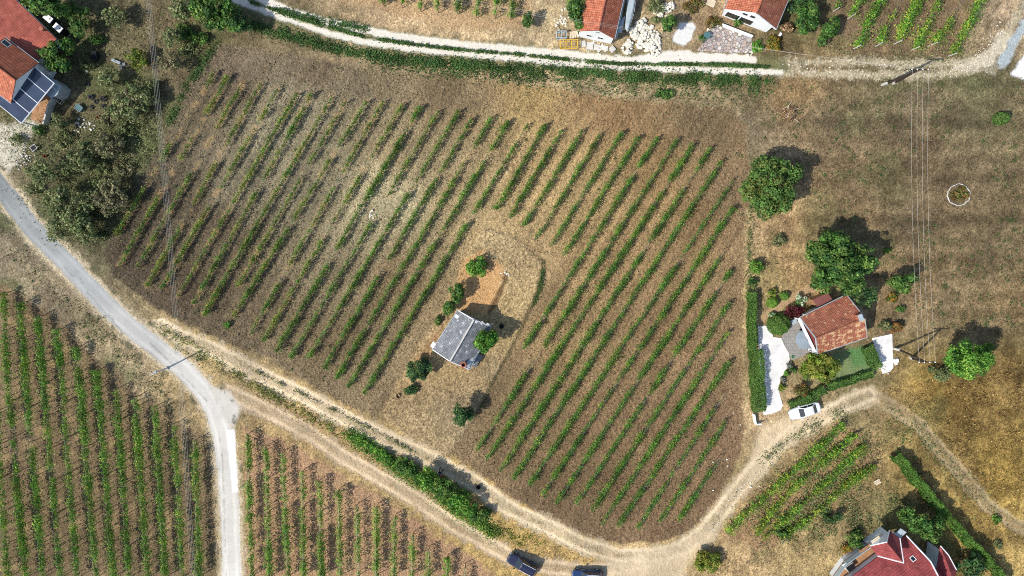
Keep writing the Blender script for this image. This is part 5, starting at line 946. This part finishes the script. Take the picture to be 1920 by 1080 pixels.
# ------------------------------------------------------------------ cars
def paint(name, rgb):
    m = mat(name, rgb, .28, .03, .5, spec=.6); m.node_tree.nodes['Principled BSDF'].inputs['Coat Weight'].default_value = .6; return m
def car(name, label, u, v, head, L, W_, H_, pm, hood, boot, cab, rails=False):
    "cab: x of windscreen foot, roof front, roof rear, rear glass foot as fractions of the length from the rear"
    c = P(u, v, .7); rt = empty(name, (c.x, c.y, 0), label, 'car', None, head); k = LMB(); xs = [0, .03, .1, .25, .5, .72, .88, .96, 1]; hw = [.56, .77, .91, .97, 1, .97, .9, .75, .5]; zs = []
    zb = lambda t: (boot if t < cab[3] else .98 if t < cab[0] else hood + (.98 - hood) * max(0, (1 - t) / (1 - cab[0])) * .5)
    rings = []
    for t, w_ in zip(xs, hw):
        x = (t - .5) * L; w2 = w_ * W_ / 2; z = zb(t) - (.1 if t in (0, 1) else 0); zl = .3 if .05 < t < .95 else .42; half = [(w2 * .9, zl), (w2, .5), (w2 * .99, z - .16), (w2 * .9, z - .03), (w2 * .55, z + .02)]
        rings.append([Vector((x, y, zz)) for y, zz in half] + [Vector((x, -y, zz)) for y, zz in half[::-1]])
    for i in range(len(rings) - 1):
        for j in range(len(rings[0])): n_ = (j + 1) % len(rings[0]); k.poly([rings[i][j], rings[i + 1][j], rings[i + 1][n_], rings[i][n_]])
    k.poly(rings[0]); k.poly(rings[-1][::-1])
    xb = [(q - .5) * L for q in cab]; wb, wr = W_ * .435, W_ * .335
    low = [Vector((xb[3], -wb * .92, zb(cab[3] - .01) - .02)), Vector((xb[3], wb * .92, zb(cab[3] - .01) - .02)), Vector((xb[0], wb * .96, .96)), Vector((xb[0], -wb * .96, .96))]; hi = [Vector((xb[2], -wr, H_ - .03)), Vector((xb[2], wr, H_ - .03)), Vector((xb[1], wr, H_ - .04)), Vector((xb[1], -wr, H_ - .04))]
    for j in range(4): n_ = (j + 1) % 4; k.poly([low[j], hi[j], hi[n_], low[n_]])
    md = [Vector((xb[2] + .25, 0, H_ + .02)), Vector((xb[1] - .25, 0, H_ + .02))]
    k.poly([hi[0], hi[1], md[0]]); k.poly([hi[2], hi[3], md[1]]); k.poly([hi[1], hi[2], md[1], md[0]]); k.poly([hi[3], hi[0], md[0], md[1]])
    o = k.build('body', pm, rt, smooth=True); o.data.set_sharp_from_angle(angle=R(38))
    def pane(nm, q, ins):
        cn = sum(q, Vector()) / len(q); nn = (q[1] - q[0]).cross(q[2] - q[0]).normalized(); nn = nn if nn.dot(cn - Vector((0, 0, .6))) > 0 else -nn; g_ = LMB(); g_.poly([cn + (p - cn) * ins + nn * .02 for p in q]); return g_.build(nm, M['glass'], rt)
    pane('windshield', [low[2], hi[2], hi[3], low[3]], .9); pane('rear_window', [low[0], hi[0], hi[1], low[1]], .84)
    for s in ((low[1], hi[1], hi[2], low[2]), (low[3], hi[3], hi[0], low[0])):
        a0, a1, a2, a3 = s; pane('side_window', [a0.lerp(a3, .06), a1.lerp(a2, .06), a1.lerp(a2, .48), a0.lerp(a3, .5)], .9); pane('side_window', [a0.lerp(a3, .54), a1.lerp(a2, .52), a1.lerp(a2, .95), a0.lerp(a3, .93)], .9)
    for sx in (-.31, .32):
        for sy in (-1, 1):
            g_ = LMB(); g_.tube([(sx * L, sy * W_ * .39, .33), (sx * L, sy * W_ * .495, .33)], .33, 14); wh = g_.build('wheel', M['rubber'], rt); g_ = LMB(); g_.tube([(sx * L, sy * W_ * .47, .33), (sx * L, sy * W_ * .502, .33)], .19, 10); rm = g_.build('rim', M['greysheet'], rt); rm.parent = wh
    for sy in (-1, 1):
        g_ = LMB(); g_.box((xb[0] - .18, sy * W_ * .535, .98), (.2, .22, .15)); g_.build('wing_mirror', pm, rt)
        g_ = LMB(); g_.box((L * .475, sy * W_ * .31, hood - .14), (.16, .36, .12), sy * -.35); g_.build('headlight', M['canvas'], rt); g_ = LMB(); g_.box((-L * .485, sy * W_ * .34, .78), (.1, .3, .16)); g_.build('tail_light', M['redplastic'], rt)
        if rails: g_ = LMB(); g_.tube([(xb[2] + .1, sy * wr * .92, H_ + .0), (xb[2] + .3, sy * wr * .92, H_ + .07), (xb[1] - .35, sy * wr * .92, H_ + .07), (xb[1] - .1, sy * wr * .92, H_ + .0)], .03, 5); g_.build('roof_rail', M['white'], rt)
    g_ = LMB(); g_.box((L * .497, 0, .48), (.05, W_ * .5, .14)); g_.build('grille', M['rubber'], rt)
    return rt
car('parked_car', 'white saloon car parked beside the garden hedge', 1508.5, 770.5, math.atan2(-17, -56), 4.55, 1.8, 1.43, paint('white_car_paint', lin(226, 228, 231)), .84, .98, (.70, .55, .27, .13))
car('parked_car', 'very dark blue estate car with white roof rails on the dirt track', 980, 1058, math.atan2(27, -50), 4.75, 1.86, 1.66, paint('navy_car_paint', lin(34, 38, 62)), .92, 1.0, (.72, .58, .10, .03), True)
car('parked_car', 'dark blue car at the lower edge where the tracks join', 1101, 1080, math.atan2(3, -50), 4.5, 1.82, 1.55, paint('blue_car_paint', lin(28, 54, 96)), .88, 1.0, (.71, .57, .12, .04), True)

# ------------------------------------------------------------------ people resting in the shade of the thicket
def skinned(name, pts, edges, parent, m, sub=2):
    me = bpy.data.meshes.new(name); me.from_pydata([p[:3] for p in pts], edges, []); me.materials.append(m); o = bpy.data.objects.new(name, me); COL.objects.link(o); o.parent = parent
    md = o.modifiers.new('skin', 'SKIN'); md.use_smooth_shade = True
    for i, p in enumerate(pts): me.skin_vertices[0].data[i].radius = (p[3], p[3])
    me.skin_vertices[0].data[0].use_root = True; s = o.modifiers.new('sub', 'SUBSURF'); s.levels = s.render_levels = sub; return o
def sitter(label, u, v, rz, shirt, trouser, cap, hair):
    c = P(u, v, .4); rt = empty('person', (c.x, c.y, 0), label, 'person', None, rz); pts, ed = [], []
    def chain(ps, root=None):
        pr = root
        for p in ps:
            pts.append(p); i = len(pts) - 1
            if pr is not None: ed.append((pr, i))
            pr = i
        return pr
    pel = chain([(0, 0, .14, .13)]); ch_ = chain([(-.03, 0, .34, .13), (-.02, 0, .55, .14)], pel); nk = chain([(.01, 0, .68, .055), (.04, 0, .76, .075), (.05, 0, .84, .095), (.04, 0, .90, .08)], ch_)
    chain([(.14, 0, .83, .02)], nk - 1)
    legs, arms = [], []
    for s in (-1, 1):
        k_ = chain([(.08, s * .1, .14, .09), (.42, s * .2, .44, .065), (.68, s * .2, .08, .05), (.82, s * .22, .05, .04)], pel); legs.append(k_)
        a_ = chain([(-.02, s * .2, .58, .06), (.12, s * .28, .38, .048), (.34, s * .2, .44, .038), (.40, s * .18, .45, .035)], ch_)
        for j, (dy, ln_) in enumerate(((-.03, .075), (-.01, .09), (.012, .085), (.032, .065))): chain([(.43, s * (.18 + dy), .45, .010), (.43 + ln_ * .7, s * (.18 + dy), .43, .009), (.43 + ln_ * .9, s * (.18 + dy), .40, .008)], a_)
        chain([(.41, s * .13, .45, .011), (.45, s * .11, .44, .009)], a_)
    skinned('person_body', pts, ed, rt, SKIN)
    sp = [(0, 0, .16, .15), (-.03, 0, .34, .155), (-.02, 0, .56, .165), (.0, 0, .65, .09)]; se = [(0, 1), (1, 2), (2, 3)]
    for s in (-1, 1): i = len(sp); sp += [(-.02, s * .2, .58, .085), (.12, s * .28, .38, .07), (.26, s * .225, .42, .058)]; se += [(2, i), (i, i + 1), (i + 1, i + 2)]
    skinned('shirt', sp, se, rt, shirt); tp = [(0, 0, .13, .155)]; te_ = []
    for s in (-1, 1): i = len(tp); tp += [(.08, s * .1, .14, .115), (.42, s * .2, .44, .085), (.66, s * .2, .11, .068)]; te_ += [(0, i), (i, i + 1), (i + 1, i + 2)]
    skinned('trousers', tp, te_, rt, trouser)
    k = LMB(); k.lathe((.045, 0, .84), [(.112, 0), (.115, .05), (.085, .11), (0, .13)], 12); k.build('cap' if cap else 'hair', hair, rt, smooth=True)
    if cap: k = LMB(); k.box((.16, 0, .845), (.12, .16, .015)); k.build('cap_peak', hair, rt)
    for s in (-1, 1):
        k = LMB(); k.lathe((.135, s * .035, .835), [(.0, -.01), (.012, 0), (0, .01)], 6); k.build('eye', M['dark'], rt)
        k = LMB(); k.box((.74, s * .21, .05), (.28, .1, .09), s * .1); k.build('shoe', M['rubber'], rt)
SKIN = mat('skin', lin(196, 150, 124), .6, .06, 8); BLK = mat('black_cloth', lin(30, 30, 38), .9, .15, 8); GRB = mat('grey_blue_cloth', lin(112, 122, 146), .9, .12, 8); HAIR = mat('brown_hair', lin(52, 40, 34), .7, .2, 10)
sitter('person in dark clothes and white cap sitting in the thicket shade', 878, 930, 2.4, BLK, BLK, True, M['white'])
sitter('person in grey-blue shirt sitting at the thicket edge in shade', 824, 889, 1.2, GRB, BLK, False, HAIR)
def tub(name, label, cat, u, v, r, h, m_, inner=None, group=None):
    c = P(u, v, h * .6); k = MB(); k.lathe((c.x, c.y, 0), [(0, .01), (r * .82, 0), (r, h), (r * .9, h), (r * .76, .06), (0, .06)], 16); return tag(k.build(name, m_), label, cat, group)
tub('grape_tub', 'round dark grey tub standing on the shaded track', 'tub', 897, 913, .32, .45, M['rubber'])
tub('grape_tub', 'round black tub beside the spreading dark bush', 'tub', 747, 742, .3, .42, M['rubber'])
k = MB(); q = P(830, 895, .2); k.box((q.x, q.y, .17), (.5, .32, .34), .6, top=.85); k.tube([(q.x - .12, q.y - .06, .33), (q.x - .08, q.y - .04, .46), (q.x + .08, q.y + .04, .46), (q.x + .12, q.y + .06, .33)], .015, 5); tag(k.build('bag', M['redplastic']), 'dull red bag lying next to the person in grey-blue', 'bag')

# ------------------------------------------------------------------ garden furniture and yard things
um = P(1511, 637, 2.45); rt = empty('parasol', (um.x, um.y, 0), 'large pale grey garden parasol open over the patio', 'parasol'); k = MB(); rr = 1.42
for i in range(8):
    a0, a1 = i * math.pi / 4 + .2, (i + 1) * math.pi / 4 + .2; k.slab([Vector((um.x, um.y, 2.75)), Vector((um.x + rr * math.cos(a0), um.y + rr * math.sin(a0), 2.25)), Vector((um.x + rr * math.cos((a0 + a1) / 2) * .94, um.y + rr * math.sin((a0 + a1) / 2) * .94, 2.27)), Vector((um.x + rr * math.cos(a1), um.y + rr * math.sin(a1), 2.25))], .02)
k.build('canopy', M['canvas'], rt); k = MB(); k.tube([(um.x, um.y, .1), (um.x, um.y, 2.85)], .03, 8); k.build('pole', M['greysheet'], rt); k = MB(); k.lathe((um.x, um.y, .08), [(0, .1), (.28, .08), (.3, 0)], 12); k.build('base', M['concrete'], rt)
def chair(label, u, v, rz, m_=None):
    p = P(u, v, .4); rt = empty('garden_chair', (p.x, p.y, .08), label, 'chair', None, rz); m_ = m_ or M['white']; k = LMB(); k.box((0, 0, .44), (.48, .46, .05)); k.build('seat', m_, rt); k = LMB(); k.box((-.25, 0, .68), (.06, .46, .46), rx=0); k.build('backrest', m_, rt)
    for sx in (-1, 1):
        for sy in (-1, 1): k = LMB(); k.tube([(sx * .2, sy * .19, 0), (sx * .2, sy * .19, .43)], .025, 5); k.build('leg', m_, rt)
    for sy in (-1, 1): k = LMB(); k.box((0, sy * .24, .64), (.46, .05, .04)); k.build('armrest', m_, rt)
chair('white garden chair on the patio nearest the wide yellow-green tree', 1518, 655, 1.2); chair('white garden chair against the white beam of the house', 1524, 657, .3)
chair('dark garden chair in the shade at the upper patio', 1503, 618, -.6, M['dark'])
k = MB(); q = P(1488, 603, .5); k.box((q.x, q.y, .42), (.75, .6, .7), .4); k.box((q.x, q.y, .8), (.82, .66, .06), .4); tag(k.build('storage_box', M['greysheet']), 'light grey storage box at the top of the patio', 'box')
tub('bucket', 'small green bucket at the lower patio corner', 'bucket', 1486, 669, .16, .3, mat('green_plastic', lin(40, 170, 90), .5, .1, 3))
rt = empty('garden_wall', P(1416, 790, 0), 'low white L shaped wall at the foot of the hedge', 'wall')
for (a, b_) in (((1413, 776), (1416, 794)), ((1417, 795), (1426, 794))):
    p, q = P(*a, .4), P(*b_, .4); e = q - p; k = MB(); k.box(((p.x + q.x) / 2, (p.y + q.y) / 2, .4), (e.length, .18, .8), math.atan2(e.y, e.x)); k.build('wall_section', M['whitewall'], rt)
p, q = P(1353, 47, .3), P(1410, 69, .3); e = q - p; k = MB(); k.box(((p.x + q.x) / 2, (p.y + q.y) / 2, .3), (e.length, .2, .6), math.atan2(e.y, e.x)); k.box(((p.x + q.x) / 2, (p.y + q.y) / 2, .62), (e.length + .06, .26, .05), math.atan2(e.y, e.x)); tag(k.build('terrace_wall', M['whitewall']), 'thin white wall along the upper edge of the stone terrace', 'wall')
q = P(1326, 66, .7); rt = empty('round_table', (q.x, q.y, .05), 'round teal table at the corner of the stone terrace', 'table'); k = LMB(); k.lathe((0, 0, .68), [(0, 0), (.48, 0), (.5, .03), (.48, .06), (0, .06)], 18); k.build('table_top', M['teal'], rt); k = LMB(); k.lathe((0, 0, 0), [(.3, 0), (.28, .04), (.05, .08), (.05, .68)], 10); k.build('pedestal', M['greysheet'], rt)
# stone ring flower bed
c = P(1798, 365, .1); rt = empty('flower_bed', (c.x, c.y, 0), 'round flower bed ringed with white stones in the meadow', 'flower bed'); k = MB(); n = 40; ring = []
for i in range(n):
    a = i * 2 * math.pi / n; r_ = 1.6 + random.uniform(-.07, .07); s = random.uniform(.05, .11); ring.append([Vector((c.x + (r_ + s * math.cos(b)) * math.cos(a), c.y + (r_ + s * math.cos(b)) * math.sin(a) * .93, .08 + s * 1.1 * math.sin(b))) for b in (-.5, .6, 1.57, 2.5, 3.6)])
for i in range(n):
    for j in range(5): k.poly([ring[i][j], ring[(i + 1) % n][j], ring[(i + 1) % n][(j + 1) % 5], ring[i][(j + 1) % 5]])
k.build('stone_edging', M['concrete'], rt); pq = cloud((c.x, c.y, .2), (1.4, 1.3, .5), 900, 'rust', 22, .18, top=-.1); leaves('planting', *pq, rt)
# brush heap
c = P(1478, 214, .3); rt = empty('brush_pile', (c.x, c.y, 0), 'heap of cut tan branches in the meadow corner', 'brush pile'); pq = cloud((c.x, c.y, .25), (1.25, 1.15, .8), 1500, 'brush', 20, .2, top=-.05); leaves('twigs', *pq, rt, aspect=.25); k = MB()
for i in range(26): a = random.uniform(0, 6.28); r_ = random.uniform(.3, 1.2); p = Vector((c.x + math.cos(a) * r_, c.y + math.sin(a) * r_, .3)); b_ = random.uniform(0, 6.28); k.tube([p, p + Vector((math.cos(b_) * .9, math.sin(b_) * .9, .35))], [.04, .015], 4)
k.build('branches', M['paletimber'], rt)
# rubble
def stones(name, label, polys, n, smin, smax, m_, zt):
    k = MB()
    for u, v, r in polys:
        for i in range(int(n * r * r / 400) + 4):
            a = random.uniform(0, 6.28); d = r * math.sqrt(random.random()); s = random.uniform(smin, smax); p = P(u + d * math.cos(a), v + d * math.sin(a)); k.blob((p.x, p.y, s * .4 + zt * max(0, 1 - d / r) * random.random()), (s, s * random.uniform(.6, 1), s * .7), random.random())
    return tag(k.build(name, m_), label, None, None, 'stuff')
stones('rubble', None, [(1214, 72, 24), (1176, 92, 10), (1196, 62, 14), (1240, 20, 14), (1255, 15, 10), (1224, 90, 16), (1204, 45, 10), (1180, 82, 7)], 110, .12, .36, M['stone'], .7)
stones('track_stones', None, [(430 + 25 * i, 660 + 16.6 * i, 16) for i in range(22)] + [(980 + 30 * i, 985 + 12 * i, 12) for i in range(5)] + [(1330 + 14 * i, 990 - 16 * i, 14) for i in range(12)] + [(1480 + 28 * i, 127 + (i % 3) * 5, 14) for i in range(14)] + [(1840 + 6 * i, 108 - 12 * i, 16) for i in range(6)], 9, .05, .12, M['stone'], .02)
stones('loose_stones', None, [(1344, 52, 9), (1330, 62, 8), (1405, 98, 8), (1062, 28, 13), (1052, 45, 14), (1118, 92, 18), (52, 290, 16), (40, 305, 14), (28, 262, 14), (150, 235, 14), (172, 236, 9), (946, 510, 7), (953, 517, 4), (1660, 694, 9), (1651, 692, 5), (700, 402, 9)], 36, .08, .22, M['stone'], .1)
for u, v, s in ((1337, 866), (1363, 861), (1364, 873), (1337, 919), (1375, 774), (1388, 796), (1408, 913), (1424, 911)) and [(1337, 866, .16), (1363, 861, .2), (1364, 873, .17), (1337, 919, .16), (1375, 774, .13), (1388, 796, .15), (1408, 913, .2), (1424, 911, .13)]:
    k = MB(); p = P(u, v); k.blob((p.x, p.y, .08), (s, s * .8, s * .7), u); tag(k.build('pale_stone', M['stone']), 'small pale stone lying on the soil near the bend of the track', 'stone', 'pale stones near the track bend')
# concrete slabs and frames by the orange house
for i, (u, v, sx, sy, rz, lab) in enumerate([(1094, 82, .8, 1.1, .1, 'narrow pale slab leaning by the left end of the white gable'), (1106, 86, 1.2, 1.3, -.1, 'broad pale slab below the first gable window'), (1119, 89, 1.1, 1.0, -.2, 'square pale slab between the two gable windows'), (1133, 90, 1.4, .9, -.2, 'long pale slab below the second gable window'), (1148, 92, 1.0, 1.0, .75, 'pale square slab turned on its corner by the track')]):
    k = MB(); p = P(u, v, .15); k.box((p.x, p.y, .1 + .01 * i), (sx * .78, sy * .78, .16), rz, rx=.04 * (i - 2), top=.97); tag(k.build('concrete_slab', M['concrete']), lab, 'slab', 'slabs in front of the white gable')
def frame(name, label, cat, u, v, rz, sx, sy, sz, m_, nx_=3, r=.035):
    p = P(u, v, sz); rt = empty(name, (p.x, p.y, 0), label, cat, None, rz); k = LMB()
    for z in (.06, sz):
        for y in (-sy / 2, sy / 2): k.tube([(-sx / 2, y, z), (sx / 2, y, z)], r, 5)
        for i in range(nx_ + 1): x = -sx / 2 + sx * i / nx_; k.tube([(x, -sy / 2, z), (x, sy / 2, z)], r, 5)
    k.build('bars', m_, rt)
    for sx_ in (-1, 1):
        for sy_ in (-1, 1): k = LMB(); k.tube([(sx_ * sx / 2, sy_ * sy / 2, 0), (sx_ * sx / 2, sy_ * sy / 2, sz)], r, 5); k.build('leg', m_, rt)
frame('metal_rack', 'yellow metal frame rack standing beside the white track', 'rack', 1067, 81, .02, 2.4, 1.0, .9, M['yellow'], 3, .05)
frame('metal_rack', 'grey metal frame with dark middle left of the gable', 'rack', 1053, 64, .0, 1.3, .9, .8, M['greysheet'], 2, .07)
frame('chair_frame', 'pale square chair frame on the grass by the deck wall', 'frame', 111, 189, -.6, .65, .6, .5, M['paletimber'], 1, .035)
k = MB(); p = P(1076, 66, .3); 
for i in range(4): k.box((p.x - .45 + .3 * i, p.y + .05 * i, .2), (.26, .9, .4), .1 * i)
tag(k.build('crate_stack', M['paletimber']), 'jumble of pale crates against the left corner of the gable', 'crates')
bench('pallet', 'grey wooden pallet leaning by the grey annex', 'pallet', 1188, 57, .5, .9, 1.0, .02, M['greysheet'], 5, .14)
bench('pallet', 'pale slatted pallet at the top edge near the brown dry bush', 'pallet', 1333, 5, -.4, 1.2, 1.0, .02, M['paletimber'], 5, .14)
bench('pallet', 'pale boards lying beside the last overgrown vine row', 'boards', 1645, 904, .5, .9, .7, .02, M['paletimber'], 3, .1)
bench('grey_bench', 'long grey plank bench on the grass by two white buckets', 'bench', 217, 115, -.4, 1.3, .4, .02, M['greysheet'], 2, .35)
tub('bucket', 'white bucket nearer the grey plank bench', 'bucket', 226, 126, .2, .32, M['white']); tub('bucket', 'white bucket farther from the grey plank bench', 'bucket', 232, 121, .2, .32, M['white'])
tub('bucket', 'white bucket alone on the dark grass below the fruit tree', 'bucket', 163, 134, .15, .28, M['white']); tub('bucket', 'small red bucket below the old tyres', 'bucket', 184, 220, .2, .3, M['redplastic']); tub('bucket', 'red bucket near the pale gravel yard', 'bucket', 85, 293, .24, .34, M['redplastic'])
def tyre(label, u, v, r, tilt=0.0):
    p = P(u, v, .15); k = MB(); n = 20; m_ = 8; w_ = r * .34; rg = []
    for i in range(n):
        a = i * 2 * math.pi / n; rg.append([Matrix.Rotation(tilt, 3, 'X') @ Vector(((r - w_ + w_ * math.cos(b)) * math.cos(a), (r - w_ + w_ * math.cos(b)) * math.sin(a), w_ * .8 * math.sin(b))) + Vector((p.x, p.y, w_ * .8 + r * abs(math.sin(tilt)) * .9)) for b in [j * 2 * math.pi / m_ for j in range(m_)]])
    for i in range(n):
        for j in range(m_): k.poly([rg[i][j], rg[(i + 1) % n][j], rg[(i + 1) % n][(j + 1) % m_], rg[i][(j + 1) % m_]])
    tag(k.build('old_tyre', M['rubber'], smooth=True), label, 'tyre', 'old tyres in the scrubby garden')  # each one is a discarded tyre
tyre('old tyre leaning in the top left of the tyre heap', 171, 182, .38, .4); tyre('old tyre lying flat with its hole showing mid heap', 180, 190, .36); tyre('large old tyre leaning on the right of the heap', 194, 186, .42, .6); tyre('old tyre at the lower right of the tyre heap', 195, 200, .36, .3); tyre('single old tyre a little below the tyre heap', 172, 201, .3, .2); tyre('old tyre alone under the half bare trees', 164, 158, .32, .2)
def open_box(name, label, cat, u, v, rz, sx, sy, h, m1_, m2_):
    p = P(u, v, h); rt = empty(name, (p.x, p.y, 0), label, cat, None, rz); k = LMB(); k.box((0, 0, h / 2), (sx * .94, sy * .94, h - .04)); k.build('box_body', m1_, rt); k = LMB()
    for x, y, a, b_ in ((0, sy / 2, sx, .07), (0, -sy / 2, sx, .07), (sx / 2, 0, .07, sy - .08), (-sx / 2, 0, .07, sy - .08)): k.box((x, y, h - .02), (a, b_, .12))
    k.build('rim', m2_, rt)
open_box('water_trough', 'grey trough with pale rim near the old tyres', 'trough', 147, 202, .9, .75, .95, .55, M['teal'], M['canvas'])
open_box('crate', 'dark crate with pale rim in the gravel yard', 'crate', 63, 277, .6, .8, .7, .5, M['rubber'], M['concrete'])
open_box('black_bin', 'tall black bin standing in the shade beside the fruit tree', 'bin', 176, 104, .05, .6, 1.1, .9, M['dark'], M['rubber'])
open_box('black_bin', 'small dark bin in the shade of the hut tree', 'bin', 940, 612, .3, .55, .5, .7, M['dark'], M['rubber'])
def unit(u, v, label):
    p = P(u, v, 2.0); rt = empty('box_unit', (p.x, p.y, 0), label, 'box unit', 'white box units beside the red roof', -.72); k = LMB(); k.box((0, 0, 1.1), (1.2, .8, 1.7)); k.build('casing', M['dark'], rt); k = LMB(); k.box((0, 0, 2.0), (1.28, .84, .1), top=.96); l_ = k.build('lid', M['white'], rt)  # casing coloured near-black for the deep shadow below the white lid
    k = LMB(); k.lathe((.3, .1, 2.05), [(0, .04), (.09, .03), (.1, 0)], 8); x_ = k.build('cap', M['rubber'], rt); x_.parent = l_
    for sx in (-1, 1): k = LMB(); k.box((sx * .5, 0, .12), (.12, .78, .24)); k.build('foot', M['concrete'], rt)
unit(90, 34, 'white topped box unit farther along the red roof edge'); unit(108.5, 52, 'white topped box unit nearer the fruit tree')
k = MB(); p = P(809, 636); k.box((p.x, p.y, .1), (.3, 1.3, .06), -.25); k.box((p.x + .05, p.y, .06), (.1, 1.2, .04), -.25); tag(k.build('wooden_plank', M['paletimber']), 'pale plank lying on the dry grass left of the hut', 'plank')
p = P(919, 606); t = P(932, 581, 2.2); rt = empty('washing_pole', (p.x, p.y, 0), 'thin pale pole with a crossbar behind the hut', 'pole'); k = MB(); k.tube([p, Vector((p.x + .1, p.y + .1, 2.2))], [.05, .04], 6); k.build('upright', M['pale_post'], rt); k = MB(); k.box((p.x + .1, p.y + .1, 2.2), (1.0, .07, .07), .1); k.build('crossbar', M['pale_post'], rt)
k = MB(); p = P(1679, 676); k.box((p.x, p.y, .2), (.75, .7, .4), .2, top=.7); k.box((p.x + .05, p.y - .45, .12), (.4, .35, .24), .5, top=.7); tag(k.build('white_sack', M['white']), 'white sack slumped beside the parking pad', 'sack')
k = MB(); p = P(1462, 66); k.box((p.x, p.y, .12), (.35, .75, .24), -.5, top=.8); tag(k.build('white_sack', M['white']), 'small white block below the white gabled house corner', 'block')
